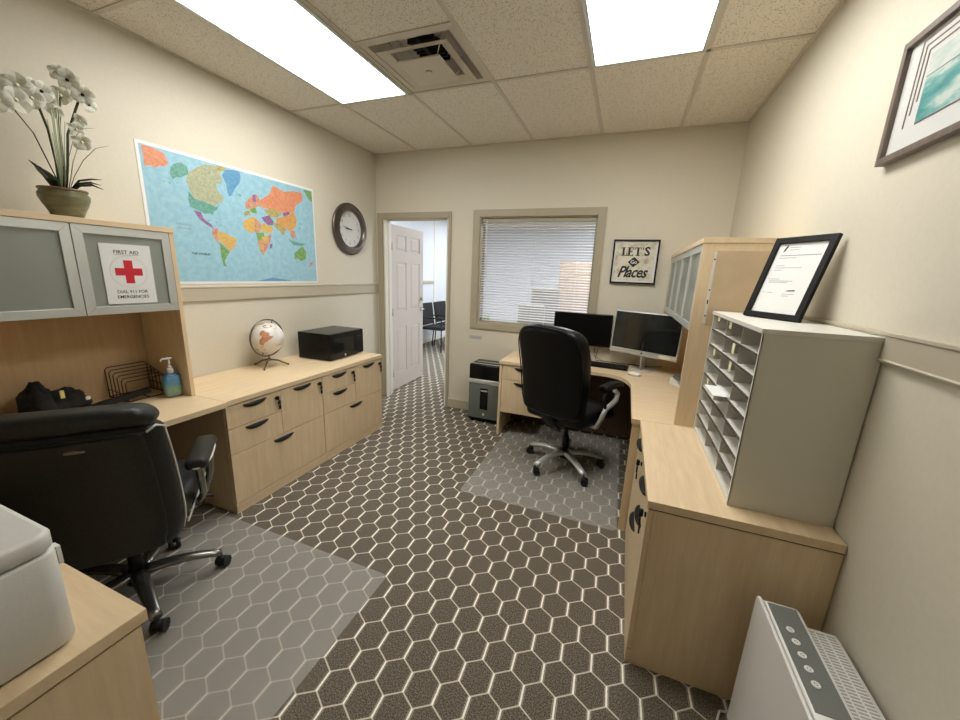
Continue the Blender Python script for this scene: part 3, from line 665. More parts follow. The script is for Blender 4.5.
# ------------------------------------------------------------------ wall pieces
# map
def on_left(u, v):     # photograph position on the left wall -> wall coordinates (y, z)
    d = fw + rt2*((u-480)/FPX) + up2*((360-v)/FPX); t = (0-CX)/d.x; return (CY+d.y*t, CZ+d.z*t)
mp_ = thing('world_map', 'large laminated world map with pale blue oceans', 'map', (0.001, -1.59, 1.372)); O = (0.001, -1.59, 1.372)
my0, my1, mz0, mz1 = -2.245, -0.922, 1.372, 2.190
b = MB(O); b.box(.001, .003, my0, my1, mz0, mz1); b.mi = 1; b.box(.003, .0034, my0+.018, my1-.012, mz0+.016, mz1-.018)
LAND = [('or', [(45, 58), (100, 75), (150, 105), (172, 150), (150, 165), (130, 160), (110, 172), (90, 158), (62, 160), (58, 120)]),
 ('te', [(180, 165), (200, 150), (225, 145), (255, 165), (262, 200), (245, 205), (225, 215), (205, 212), (190, 222), (178, 195)]),
 ('kh', [(262, 190), (300, 168), (330, 155), (380, 160), (400, 185), (412, 220), (408, 245), (385, 240), (390, 268), (402, 285), (418, 300), (415, 325), (392, 330), (385, 345), (350, 330), (290, 312), (268, 272), (250, 225)]),
 ('ol', [(385, 153), (430, 155), (425, 180), (405, 190), (390, 178)]),
 ('bl', [(425, 180), (460, 172), (490, 178), (496, 215), (490, 240), (472, 262), (455, 295), (445, 300), (436, 275), (430, 240), (412, 205)]),
 ('te', [(262, 275), (290, 310), (350, 330), (385, 347), (400, 335), (388, 360), (375, 368), (372, 385), (360, 375), (335, 378), (315, 365), (295, 358), (270, 345), (260, 310)]),
 ('pu', [(285, 360), (318, 370), (328, 395), (345, 412), (365, 425), (378, 445), (350, 430), (315, 405), (300, 385)]),
 ('pk', [(370, 445), (392, 442), (405, 465), (395, 500), (412, 520), (400, 515), (380, 490), (368, 465)]),
 ('ye', [(390, 455), (425, 462), (445, 475), (480, 490), (468, 530), (450, 545), (430, 525), (405, 500), (392, 480)]),
 ('gr', [(402, 505), (425, 525), (448, 548), (435, 568), (425, 590), (435, 617), (420, 610), (410, 565)]),
 ('gr', [(530, 350), (560, 340), (570, 375), (545, 372)]), ('pk', [(515, 332), (540, 300), (560, 288), (578, 300), (585, 340), (560, 350), (535, 358), (520, 350)]), ('pu', [(548, 295), (562, 288), (566, 325), (552, 322)]),
 ('ol', [(512, 368), (535, 362), (540, 382), (515, 386)]),
 ('or', [(575, 322), (600, 305), (625, 290), (640, 250), (665, 262), (690, 278), (730, 275), (770, 283), (776, 320), (755, 330), (742, 345), (738, 372), (690, 372), (640, 358), (600, 350), (580, 340)]),
 ('ol', [(600, 360), (640, 352), (682, 374), (660, 395), (625, 388)]), ('pu', [(684, 374), (715, 368), (722, 388), (692, 392)]),
 ('ch', [(655, 398), (692, 390), (735, 370), (748, 400), (745, 435), (722, 455), (690, 436), (660, 418)]),
 ('ol', [(640, 415), (660, 418), (690, 436), (702, 448), (690, 475), (672, 455), (655, 440)]), ('pk', [(718, 455), (738, 450), (745, 480), (735, 492), (722, 475)]),
 ('pu', [(590, 392), (625, 385), (645, 412), (640, 430), (620, 428), (600, 410)]), ('ye', [(598, 418), (622, 430), (642, 438), (638, 462), (600, 462), (585, 440)]),
 ('ye', [(510, 408), (550, 390), (570, 400), (575, 440), (555, 462), (530, 458), (508, 435)]), ('pk', [(558, 400), (582, 412), (590, 440), (575, 470), (560, 458)]),
 ('gr', [(565, 462), (600, 462), (605, 490), (575, 500)]), ('pk', [(572, 500), (605, 490), (636, 465), (630, 500), (615, 535), (600, 560), (585, 545)]), ('ye', [(590, 480), (620, 475), (618, 505), (595, 510)]),
 ('ye', [(580, 520), (600, 515), (602, 538), (588, 542)]), ('gr', [(738, 555), (755, 540), (775, 523), (792, 550), (790, 580), (770, 590), (755, 580), (740, 582)]),
 ('te', [(710, 490), (728, 498), (760, 508), (790, 512), (770, 522), (735, 518)]), ('gr', [(775, 255), (813, 263), (818, 325), (800, 310), (785, 280)]),
 ('bl', [(560, 688), (600, 674), (640, 664), (690, 672), (730, 684), (720, 688), (590, 691)]), ('pu', [(628, 515), (640, 512), (638, 530), (628, 535)]), ('pk', [(808, 600), (822, 592), (815, 612), (805, 618)]), ('te', [(480, 288), (500, 292), (494, 300)])]
LAND += [('te', [(a, c), (a+12, c+2), (a+8, c+7)]) for a, c in ((345, 405), (380, 412), (400, 425), (330, 175), (350, 190), (372, 205), (760, 420), (755, 440), (205, 235), (170, 235), (145, 228))]
mk = list(MC); eps = 0
for (c, pp) in LAND:
    b.mi = 2+mk.index(c); eps += 1
    q = []
    for (u, v) in pp:
        y, z = on_left(130+u/4.5, 130+v/4.5); y = max(my0+.024, min(my1-.016, y)); z = max(mz0+.018, min(mz1-.024, z)); q.append((.0034, y, z))
    b.prism(q, (.0003+eps*.00001, 0, 0))
b.build('map_sheet', ['paper', 'sea']+['m_'+k for k in mk], mp_)
y, z = on_left(201, 254); text('THE WORLD', .021, 'ink', mp_, (.003, y+1.59, z-1.372), RL, bold=.0001)
y, z = on_left(184, 226); text('PACIFIC', .017, 'greyink', mp_, (.003, y+1.59, z-1.372+.012), RL, space=1.6); text('OCEAN', .017, 'greyink', mp_, (.003, y+1.59, z-1.372-.014), RL, space=1.6)

# clock
ck = thing('wall_clock', 'round wall clock with a wide dark pewter rim', 'clock', (0.0, -0.462, 1.905))
prof = [(.235, .001), (.250, .010), (.252, .022), (.243, .034), (.236, .030), (.230, .044), (.224, .033), (.214, .050), (.207, .040), (.196, .056), (.186, .050), (.174, .030), (.174, .010)]
MB().rings([[(h, r*math.cos(2*PI*k/64), r*math.sin(2*PI*k/64)) for k in range(64)] for r, h in prof], True, False, True, loop=True).build('rim', 'pewter', ck)
MB().lathe([(.176, .004), (.176, .012)], ax='x', n=64, smooth=False).build('clock_face', 'paper', ck)
for k in range(12):
    a = PI/2-2*PI*(k+1)/12; text(str(k+1), .042, 'greyink', ck, (.0125, .135*math.cos(a), .135*math.sin(a)), RL, name='numeral')
def hand(l, w_, ang, x, nm):
    b = MB(); c_, s_ = math.cos(ang), math.sin(ang); P = lambda a, q: (x, a*c_-q*s_, a*s_+q*c_)
    b.prism([P(-.03, -w_), P(l, -w_*.3), P(l, w_*.3), P(-.03, w_)], (.0012, 0, 0)); b.build(nm, 'ink', ck)
hand(.075, .006, PI-.08, .016, 'hour_hand'); hand(.115, .004, PI-.22, .019, 'minute_hand')
MB().lathe([(.173, .036), (.173, .038)], ax='x', n=48, smooth=False).build('clock_glass', 'picglass', ck)

# LET'S GO Places picture
pc = thing('wall_picture', "black framed quote print on cream next to the interior window", 'picture', (2.756, -0.001, 1.672)); h_ = .190
b = MB(); e = .013
for (a0, a1, c0, c1) in ((-h_, h_, -h_, -h_+e), (-h_, h_, h_-e, h_), (-h_, -h_+e, -h_+e, h_-e), (h_-e, h_, -h_+e, h_-e)): b.box(a0, a1, -.030, 0, c0, c1)
b.build('frame', 'frameblk', pc, bevel=.001)
M['printbg'] = noisy('cream print with faded map', (0.74, 0.70, 0.59, 1), (0.44, 0.40, 0.28, 1), 16, 0.6, detail=6, lo=.46, hi=.66)
MB().box(-h_+e, h_-e, -.012, -.008, -h_+e, h_-e).build('print', ['printbg'], pc)
b = MB(); i0, i1 = h_-e, h_-e-.014
for (a0, a1, c0, c1) in ((-i0, i0, -i0, -i1), (-i0, i0, i1, i0), (-i0, -i1, -i1, i1), (i1, i0, -i1, i1)): b.box(a0, a1, -.013, -.012, c0, c1)
b.build('print_border', 'paper', pc)
b = MB(); yk0, yk1 = -.0132, -.0122; hh0, hh1 = .052, .124       # slab-serif capitals L E T '
def bar(x0, x1, z0, z1): b.box(x0, x1, yk0, yk1, z0, z1)
def sb(x, z, w_=.017): bar(x-w_, x+w_, z-.003, z+.003)
for x in (-.100, -.052): bar(x-.008, x+.008, hh0, hh1); sb(x, hh1-.003); sb(x, hh0+.003)
bar(-.100, -.068, hh0, hh0+.006); bar(-.074, -.068, hh0, hh0+.022)
bar(-.052, -.018, hh0, hh0+.006); bar(-.023, -.018, hh0, hh0+.018); bar(-.052, -.018, hh1-.006, hh1); bar(-.023, -.018, hh1-.018, hh1); bar(-.052, -.030, .085, .091); bar(-.032, -.028, .079, .097)
bar(.012, .028, hh0, hh1); sb(.020, hh0+.003); bar(-.008, .048, hh1-.006, hh1); bar(-.010, -.005, hh1-.020, hh1); bar(.045, .050, hh1-.020, hh1)
b.prism([(.058, yk0, hh1), (.068, yk0, hh1), (.064, yk0, hh1-.024), (.060, yk0, hh1-.024)], (0, .001, 0))
b.build('lettering', 'ink', pc)
text("S", .104, 'ink', pc, (.096, -.0128, .088), RX, bold=.003)
b = MB(); b.box(.112, .117, yk0, yk1, .104, .124); b.box(.075, .080, yk0, yk1, .052, .072); b.build('lettering', 'ink', pc)
b = MB(); 
b.prism([(-.050, -.0125, 0), (0, -.0125, -.046), (.050, -.0125, 0), (0, -.0125, .046)], (0, -.0006, 0)); b.build('diamond', 'ink', pc, loc=(-.005, 0, -.002))
text('Go', .044, 'paper', pc, (-.005, -.0136, -.002), RX, bold=.0006)
text('Places', .138, 'ink', pc, (-.012, -.0128, -.092), RX, shear=.38, bold=.003, space=.9, sx=.80)

# seascape on the right wall
WR = W-0.001
ay0, ay1, az0, az1 = -2.65, -2.008, 1.905, 2.250
ar = thing('wall_picture', 'taupe framed teal seascape hanging on the right wall', 'picture', (WR, (ay0+ay1)/2, (az0+az1)/2)); hw_, hh_ = (ay1-ay0)/2, (az1-az0)/2
b = MB(); e = .020
for (a0, a1, c0, c1) in ((-hw_, hw_, -hh_, -hh_+e), (-hw_, hw_, hh_-e, hh_), (-hw_, -hw_+e, -hh_+e, hh_-e), (hw_-e, hw_, -hh_+e, hh_-e)): b.box(-.026, 0, a0, a1, c0, c1)
b.build('frame', 'frametp', ar, bevel=.002)
MB().box(-.012, -.006, -hw_+e, hw_-e, -hh_+e, hh_-e).build('mat_board', 'paper', ar)
def sea():
    m = mat('teal sea painting', (0.2, 0.5, 0.5, 1), 0.5); v = texco(m, 'Object', (1, 2.2, 7)); n = noise(m, v, 3.2, 7, .62)
    lk(m, ramp(m, n, [(.30, (0.01, 0.16, 0.17, 1)), (.42, (0.04, 0.33, 0.33, 1)), (.52, (0.22, 0.50, 0.48, 1)), (.62, (0.62, 0.72, 0.68, 1)), (.75, (0.75, 0.78, 0.74, 1))]), bsdf(m).inputs['Base Color']); return m
M['seapaint'] = sea()
M['skypaint'] = noisy('pale painted sky', (0.55, 0.66, 0.62, 1), (0.74, 0.78, 0.74, 1), 9, .5, sc=(1, 2, 6))
pw, ph = hw_-.128, hh_-.085
b = MB(); b.box(-.0135, -.012, -pw, pw, -ph, ph*.35); b.mi = 1; b.box(-.0135, -.012, -pw, pw, ph*.35, ph); b.mi = 2; b.box(-.0138, -.012, -pw, pw, ph*.33, ph*.36)
b.build('painting', ['seapaint', 'skypaint', 'shred'], ar)
b = MB()
for k in (1, 2, 3):
    q = .018*k; lw = .0022; yb = ph*.98-.03*(3-k)
    b.box(-.0135, -.012, pw+q-lw, pw+q+lw, -yb, ph+q); b.box(-.0135, -.012, -pw-q-lw, -pw-q+lw, -yb, ph+q); b.box(-.0135, -.012, -pw-q, pw+q, ph+q-lw, ph+q+lw)
b.box(-.0135, -.012, -pw, pw, -ph-.004, -ph)
b.build('border_lines', 'frametp', ar)
MB().box(-.0165, -.0155, -hw_+e, hw_-e, -hh_+e, hh_-e).build('picture_glass', 'picglass', ar)

# small strip label on the back wall
b = MB((1.255, 0, .842)); b.box(1.183, 1.327, -.0015, -.0002, .825, .860); o = b.build('wall_label', 'greyp'); tag(o, 'small grey label strip on the wall below the interior window', 'label')

# first aid sign
fa = thing('paper_sign', 'white FIRST AID paper sign with red cross taped to a cabinet door', 'sign', (.3795, -2.557, 1.442))
MB().box(0, .0012, -.103, .103, -.144, .144).build('sheet', 'paper', fa)
b = MB(); a, c = .056, .018
b.prism([(.0012, x, z+.012) for x, z in ((-c, -a), (c, -a), (c, -c), (a, -c), (a, c), (c, c), (c, a), (-c, a), (-c, c), (-a, c), (-a, -c), (-c, -c))], (.0005, 0, 0)); b.build('red_cross', 'red', fa)
R = [[(x, r*math.cos(2*PI*k/48), .012+r*math.sin(2*PI*k/48)) for k in range(48)] for x, r in ((.0012, .075), (.0016, .075), (.0016, .0765), (.0012, .0765))]
MB().rings(R, True, False, False, loop=True).build('ring', 'pink', fa)
text('FIRST AID', .024, 'ink', fa, (.0014, 0, .106), RL, bold=.0001); MB().box(.0013, .0016, -.05, .05, .093, .0942).build('underline', 'ink', fa)
text('DIAL 911 FOR', .021, 'ink', fa, (.0014, .002, -.086), RL, bold=.0001); text('EMERGENCIES', .021, 'ink', fa, (.0014, .002, -.111), RL, bold=.0001)

# ------------------------------------------------------------------ floor mats
def floormat(label, x0, x1, y0, y1, r):
    pts = []
    for cx_, cy_, a0 in ((x1-r, y1-r, 0), (x0+r, y1-r, 90), (x0+r, y0+r, 180), (x1-r, y0+r, 270)):
        for k in range(7): a = math.radians(a0+15*k); pts.append((cx_+r*math.cos(a), cy_+r*math.sin(a), .001))
    b = MB(((x0+x1)/2, (y0+y1)/2, .001)); b.prism(pts, (0, 0, .002)); o = b.build('floor_mat', 'mat'); tag(o, label, 'floor mat', None); return o
floormat('clear plastic floor mat under the wide left chair', .50, 1.757, -3.55, -2.37, .03)
floormat('clear plastic floor mat under the chair at the corner desk', 1.775, 2.835, -1.528, -.10, .03)

# ------------------------------------------------------------------ office chairs
def swivel(label, loc, rz, kind):
    r = thing('office_chair', label, 'chair', loc, rz)
    L_ = 'leather' if kind == 'low' else 'leather2'; leg_m = 'silverdk'
    b = MB(); b.cyl((0, 0, .075), (0, 0, .135), .042, 24, .034); b.cyl((0, 0, .135), (0, 0, .26), .027, 18); b.cyl((0, 0, .26), (0, 0, .40), .018, 16); b.build('gas_column', 'blackmatte', r)
    b = MB(); b.gbox((0, 0, .415), (.20, .26, .05), .015, 2); b.build('tilt_mechanism', 'blackmatte', r)
    MB().tube([(.05, .04, .41), (.26, .05, .405), (.31, .05, .40)], [.005, .005, .009]).build('tilt_lever', 'blackmatte', r)
    ph0 = STAR[kind]
    for k in range(5):
        a = ph0+2*PI*k/5; c_, s_ = math.cos(a), math.sin(a); b = MB(); pts = []; rr = []
        for i in range(9):
            u = i/8; d_ = .03+.285*u; z = .118+.016*math.sin(u*PI)-.034*u; pts.append((c_*d_, s_*d_, z)); rr.append((.034-.012*u, .019-.004*u))
        b.tube(pts, rr, 12); leg = b.build('leg', leg_m if kind == 'low' else 'silver', r)
        cx_, cy_ = c_*.31, s_*.31; b = MB(); ca = a+(.9, -.6, 2.0, .2, -1.4)[k]; wx, wy = math.cos(ca), math.sin(ca)
        for sg in (-1, 1):
            b.cyl((cx_+wx*sg*.007-wy*.012, cy_+wy*sg*.007+wx*.012, .028), (cx_+wx*sg*.026-wy*.012, cy_+wy*sg*.026+wx*.012, .028), .026, 18)
        b.cyl((cx_, cy_, .03), (cx_, cy_, .088), .008, 10); b.gbox((cx_, cy_, .052), (.03, .03, .024), .01, 2, (1, 1, 1)); b.build('caster', 'blackmatte', leg)
    # seat
    sw = .53
    def fs(p):
        x, y, z = p; u, v = x/(sw/2), y/.26; dome = .022*(1-u*u)*(1-v*v) if z > 0 else 0
        return (x*(1-.04*max(0, -v)), y, z+dome-(.03*max(0, v-.55)/.45 if v > .55 else 0))
    b = MB(); b.gbox((0, .02, .49), (sw, .52, .115), .05, 4, (6, 6, 2), fs); st_ = b.build('seat', L_, r)
    if kind == 'low':
        MB().tube([(sg_*(sw/2-.004)*1.0, y_, .452) for sg_, y_ in ((-1, -.22), (-1, 0), (-1, .20))]+[(-.20, .275, .445), (0, .283, .445), (.20, .275, .445)]+[(sw/2-.004, .20, .452), (sw/2-.004, 0, .452), (sw/2-.004, -.22, .452)], .0045, 8).build('piping', 'piping', st_)
    lean = math.radians(12 if kind == 'low' else 9)
    if kind == 'low': bw, bz0, bz1, bt = .525, .39, 1.035, .13
    else: bw, bz0, bz1, bt = .560, .505, 1.185, .14
    bh = bz1-bz0; by = -.245
    def shape(p, z_mid, full=True):
        x, y, z = p; t_ = (z+z_mid-bz0)/bh; u = x/(bw/2)
        wv = (.965+.02*math.sin(min(1, (1-t_)/.6)*PI/2)-.12*max(0, (.22-t_)/.22)**2-(.05*max(0, (t_-.85)/.15)**2 if kind == 'low' else .16*max(0, (t_-.70)/.30)**2)) if kind == 'low' else (.90+.10*math.sin(min(1, t_/.7)*PI/2)-.10*max(0, (t_-.75)/.25)**2)
        yy = y-math.tan(lean)*(z+z_mid-bz0)+.045*u*u*(1 if kind == 'low' else .8)+(.03*math.sin(t_*PI)-.015)
        zz = z-(.045*abs(u)**3*max(0, t_-.5)*2 if kind == 'high' else .02*abs(u)**3*max(0, t_-.5)*2)
        return (x*wv, yy, zz)
    if kind == 'low':
        z1 = .965; zm = (bz0+z1)/2; b = MB(); b.gbox((0, by, zm), (bw, bt*.85, z1-bz0), .045, 4, (8, 2, 8), lambda p: shape(p, zm)); bk = b.build('backrest', L_, r)
        zm2 = (z1-.012+bz1)/2; b = MB(); b.gbox((0, by-.004, zm2), (bw*.99, bt*.98, bz1-z1+.012), .045, 5, (8, 2, 3), lambda p: shape(p, zm2)); b.build('head_cushion', L_, r)
        # rear shell panel and piping
        hh = z1-bz0-.05; zm3 = (bz0+z1)/2-.01
        b = MB(); b.gbox((0, by-.048, zm3), (bw*.83, .03, hh), .012, 3, (8, 1, 8), lambda p: shape(p, zm3)); b.build('rear_panel', L_, r)
        def P(x, z, dy): q = shape((x, 0, z-zm3), zm3); return (q[0], q[1]+by+dy, q[2]+zm3)
        for sg in (-1, 1):
            pp = [P(sg*bw*.5, z, -.005) for z in [bz0+.04+(z1-bz0-.07)*i/10 for i in range(11)]]
            pp = [(x+sg*.0015, y, z) for x, y, z in pp]
            pp += [P(sg*bw*.48, z1-.01, -.035), P(sg*bw*.44, z1-.025, -.064)]
            MB().tube(pp, .004, 8).build('piping', 'piping', bk)
        pp = [P(sx_*bw*.43, z1-.028, -.066) for sx_ in [-1+2*i/12 for i in range(13)]]; MB().tube(pp, .003, 6).build('piping', L_, bk)
        q = P(-.0, .70, -.066); b = MB(); b.gbox((0, 0, 0), (.052, .008, .015), .0039, 3, (6, 1, 1), lambda p: (p[0], p[1], p[2]*(1-.6*(p[0]/.027)**2)+.003*(1-(p[0]/.03)**2)))
        b.build('metal_badge', 'pewter', bk, loc=(.045, P(.045, .895, -.066)[1], .895))
    else:
        zm = (bz0+bz1)/2; b = MB(); b.gbox((0, by, zm), (bw, bt, bh), .06, 5, (8, 2, 10), lambda p: shape(p, zm)); bk = b.build('backrest', L_, r)
        def P(x, z, dy): q = shape((x, 0, z-zm), zm); return (q[0], q[1]+by+dy, q[2]+zm)
        ring = []
        for i in range(40):
            a = 2*PI*i/40; cx_, cz_ = math.cos(a), math.sin(a); ex = abs(cx_)**.35*(1 if cx_ > 0 else -1); ez = abs(cz_)**.35*(1 if cz_ > 0 else -1)
            ring.append(P(ex*(bw/2-.012), zm+ez*(bh/2-.012), -.060))
        MB().tube(ring, .0045, 6, loop=True).build('piping', L_, bk)
    b = MB(); b.gbox((0, by-.045 if kind == 'low' else by-.03, .47), (.09, .03, .26), .01, 2, (1, 1, 2), lambda p: (p[0], p[1]-math.tan(lean)*p[2]*.6+ (.12*(max(0, -.02-p[2])/.11) if p[2] < -.02 else 0), p[2])); b.build('back_support', 'blackmatte', r)
    for sg in (-1, 1):
        if kind == 'low':
            am = thing_part('armrest', r)
            b = MB(); b.gbox((sg*.30, -.02, .675), (.085, .30, .05), .024, 4, (2, 6, 1), lambda p: (p[0], p[1], p[2]-.35*p[1]*p[1])); pad = b.build('arm_pad', L_, am)
            rp = [(sg*.30+.043*math.cos(2*PI*i/32)*(1), -.02+.15*math.copysign(abs(math.sin(2*PI*i/32))**.7, math.sin(2*PI*i/32)), .657) for i in range(32)]
            MB().tube(rp, .004, 6, loop=True).build('piping', 'piping', am)
            b = MB(); b.tube([(sg*.30, .09, .655), (sg*.305, .10, .58), (sg*.30, .09, .50), (sg*.28, .06, .435), (sg*.20, .03, .425)], [(.03, .016)]*5, 10); b.tube([(sg*.30, -.11, .655), (sg*.30, -.10, .56), (sg*.295, -.06, .48), (sg*.27, -.02, .435), (sg*.18, .0, .425)], [(.026, .014)]*5, 10)
            b.build('arm_frame', 'silverdk', am)
        else:
            am = thing_part('armrest', r)
            b = MB(); b.gbox((sg*.305, .06, .750), (.075, .28, .045), .02, 4, (2, 6, 1), lambda p: (p[0], p[1], p[2]-.6*max(0, p[1])**2*2-.3*min(0, p[1])**2)); b.build('arm_pad', L_, am)
            pts = [(sg*.31, .10, .705), (sg*.325, .13, .675), (sg*.335, .09, .635), (sg*.34, .02, .62), (sg*.335, -.06, .60), (sg*.325, -.105, .52), (sg*.29, -.09, .45), (sg*.20, -.03, .42)]
            MB().tube(pts, [(.013, .02)]*len(pts), 10).build('arm_frame', 'silver', am)
            MB().tube([(sg*.31, -.05, .715), (sg*.32, -.08, .67), (sg*.33, -.06, .605)], [(.012, .018)]*3, 10).build('arm_strut', 'blackmatte', am)
    return r
def thing_part(name, par):
    o = bpy.data.objects.new(name, None); COL.objects.link(o); o.parent = par; o.empty_display_size = .02; return o
M['silverdk'] = mat('dark polished metal', (0.22, 0.215, 0.20, 1), 0.25, 0.85)
FL = math.radians(139)-PI/2; FR = math.radians(66)-PI/2
ang = lambda v: math.atan2(v[1], v[0])
STAR = {'low': ang((.26, -.13))-FL+math.radians(9), 'high': ang((2.237-2.42, -1.074+.82))-FR}
swivel('wide black leather office chair with light piping, back turned, at the left desk', (.777, -2.912, .003), FL, 'low')
swivel('high-backed black leather office chair on silver star base at the corner desk', (2.40, -.825, .003), FR, 'high')

# guest chairs in the hall
def guest(label, loc, rz):
    r = thing('guest_chair', label, 'chair', loc, rz, 'black guest chairs in the hall')
    for sx_ in (-1, 1):
        MB().tube([(sx_*.25, .22, 0), (sx_*.25, .22, .64)], .012, 8).build('leg', 'blackmatte', r)
        MB().tube([(sx_*.25, -.24, 0), (sx_*.25, -.20, .44), (sx_*.25, -.27, .90)], .012, 8).build('leg', 'blackmatte', r)
        b = MB(); b.gbox((sx_*.25, .0, .65), (.045, .48, .025), .01, 2); b.build('arm', 'blackmatte', r)
    b = MB(); b.gbox((0, .01, .445), (.47, .46, .06), .025, 3, (4, 4, 1)); b.build('seat', 'fabric', r)
    b = MB(); b.gbox((0, -.235, .70), (.48, .035, .42), .016, 3, (4, 1, 4), lambda p: (p[0]*(1+.06*p[2]/.2), p[1]-.16*p[2]+.3*p[0]*p[0]-.01, p[2])); b.build('backrest', 'fabric', r)
guest('black guest chair in the hall, nearer the doorway', (-.70, 2.86, 0), -PI/2)
guest('black guest chair in the hall, behind the nearer one', (-.70, 3.46, 0), -PI/2)
# things glimpsed through the blind
b = MB((2.3, 2.6, 0)); b.box(1.70, 2.95, 2.4, 2.8, 0, 1.755); t_ = thing('storage_cupboard', 'tall tan cupboard seen through the blind', 'cupboard', (2.3, 2.6, 0)); b.build('body', 'tan', t_, bevel=.004); MB((2.3, 2.6, 0)).box(2.465, 2.475, 2.394, 2.4, .1, 1.7).build('door_gap', 'gap', t_)
b = MB((1.9, 1.7, 0)); b.box(1.46, 1.86, 1.6, 1.64, 0, 1.33); t_ = thing('partition_panel', 'pale grey office partition seen through the blind', 'partition', (1.9, 1.7, 0)); b.build('panel', 'greyp', t_); MB((1.9, 1.7, 0)).box(1.45, 1.87, 1.59, 1.65, 1.33, 1.36).build('cap', 'wtrim', t_)
t_ = thing('office_chair', 'grey chair back seen through the blind in front of the partition', 'chair', (1.52, 1.42, 0))
b = MB(); b.gbox((0, 0, .88), (.38, .07, .50), .03, 3, (3, 1, 3)); b.build('backrest', 'greyp', t_)
b = MB(); b.gbox((0, -.24, .47), (.44, .42, .08), .03, 3); b.build('seat', 'greyp', t_)
b = MB(); b.cyl((0, -.24, .02), (0, -.24, .44), .03); b.cyl((0, -.24, 0), (0, -.24, .03), .24); b.tube([(0, -.2, .42), (0, .02, .42), (0, .02, .65)], .015); b.build('base', 'blackmatte', t_)
t_ = thing('office_desk', 'pale desk seen through the lower blind', 'desk', (1.5, 1.2, 0)); O = (1.5, 1.2, 0)
MB(O).box(.95, 2.3, .25, .88, .72, .75).build('desktop', 'wtrim', t_); MB(O).box(.97, 1.0, .28, .85, 0, .72).build('side_panel', 'wtrim', t_); MB(O).box(2.25, 2.28, .28, .85, 0, .72).build('side_panel', 'wtrim', t_)
t_ = thing('potted_plant', 'small leafy plant seen through the lower left of the blind', 'plant', (1.13, .62, .75))
MB().lathe([(.04, 0), (.055, .10), (.045, .10), (.04, .09)], n=16).build('pot', 'white', t_)
b = MB()
for k in range(16):
    a = k*2.4; r_ = .05+.05*random.random(); z = .20+.16*random.random(); c_, s_ = math.cos(a), math.sin(a)
    b.tube([(0, 0, .09), (c_*r_*.5, s_*r_*.5, z*.8), (c_*r_*1.5, s_*r_*1.5, z)], [(.002, .002), (.016, .002), (.001, .001)], 6)
b.build('foliage', 'm_gr', t_)

# ------------------------------------------------------------------ credenza things
mw = thing('microwave', 'black microwave oven on the credenza', 'microwave', (0.458, -1.298, .7375), math.radians(91.5))
# local: x along width, front -y, depth +y
MW, MD, MH = .448, .34, .232
b = MB(); b.box(0, MW, .016, MD, .005, MH); b.build('body', 'black', mw, bevel=.004)
b = MB(); 
for x in (.04, MW-.04):
    for y in (.05, MD-.05): b.cyl((x, y, 0), (x, y, .006), .015, 12)
b.build('feet', 'blackmatte', mw)
b = MB(); b.box(.002, MW*.76, 0, .016, .007, MH-.002); dm = b.build('door', 'black', mw, bevel=.002)
b = MB(); b.box(.045, MW*.68, -.001, .001, .06, MH-.045); b.build('door_window', 'screen', dm)
MB().box(MW*.765, MW-.002, .002, .016, .014, MH-.002).build('control_panel', 'black', mw, bevel=.001)
b = MB()
for i in range(4):
    for j in range(3): b.box(MW*.79+j*.026, MW*.79+j*.026+.018, .0005, .002, .04+i*.022, .052+i*.022)
b.build('buttons', 'blackmatte', mw)
MB().box(MW*.80, MW-.03, .0008, .002, .165, .185).build('display', 'screen', mw)
b = MB(); b.lathe([(.010, -.001), (.010, .001)], c=(MW*.42, 0, .03), ax='y', n=16); b.build('logo', 'silver', dm)

gl = thing('desk_globe', 'white and copper desk globe on a metal tripod', 'globe', (0.165, -1.64, .7375))
def globem():
    m = mat('globe print', (0.72, 0.68, 0.62, 1), 0.3); v = texco(m, 'Object'); n = noise(m, v, 14, 4, .55)
    lk(m, ramp(m, n, [(.56, (0.74, 0.71, 0.67, 1)), (.60, (0.60, 0.42, 0.33, 1)), (.66, (0.40, 0.18, 0.10, 1))]), bsdf(m).inputs['Base Color']); return m
M['globe'] = globem()
GC = Vector((.0, .0, .228)); GR = .119
b = MB(); b.lathe([(max(.0005, GR*math.sin(PI*i/20)), -GR*math.cos(PI*i/20)) for i in range(21)], c=GC, n=36); b.build('sphere', 'globe', gl)
M['copper'] = noisy('copper land print', (0.42, 0.16, 0.07, 1), (0.60, 0.30, 0.17, 1), 30, .35)
# landmass facing the room
vd = (Vector((CX, CY, CZ))-(Vector((.165, -1.64, .7375))+GC)).normalized(); gr_ = Vector((0, 0, 1)).cross(vd).normalized(); gu_ = vd.cross(gr_)
b = MB()
sa = [(-.35, .40), (-.20, .48), (-.05, .36), (.10, .30), (.34, .05), (.22, -.06), (.10, -.12), (-.08, -.26), (-.18, -.30), (-.28, -.55), (-.40, -.62), (-.46, -.30), (-.42, -.10), (-.28, .06), (-.42, .22)]
cen = (-.12, .05); lay = []
for s_ in (0.02, .35, .7, 1.0):
    row = []
    for (x, y) in sa:
        x, y = cen[0]+(x-cen[0])*s_, cen[1]+(y-cen[1])*s_; zz = math.sqrt(max(0, 1-x*x-y*y)); row.append(GC+(gr_*x+gu_*y+vd*zz)*GR*1.006)
    lay.append(row)
b.rings(lay, True, False, True)
for (ox, oy, sc_) in ((.05, .72, .22), (-.22, -.58+.0, .0)):
    if sc_: b.poly([GC+(gr_*(ox+sc_*1.2*math.cos(a))+gu_*(oy+sc_*.5*math.sin(a))+vd*math.sqrt(max(0, 1-(ox+sc_*1.2*math.cos(a))**2-(oy+sc_*.5*math.sin(a))**2)))*GR*1.008 for a in [2*PI*k/10 for k in range(10)]])
b.build('landmass', 'copper', gl)
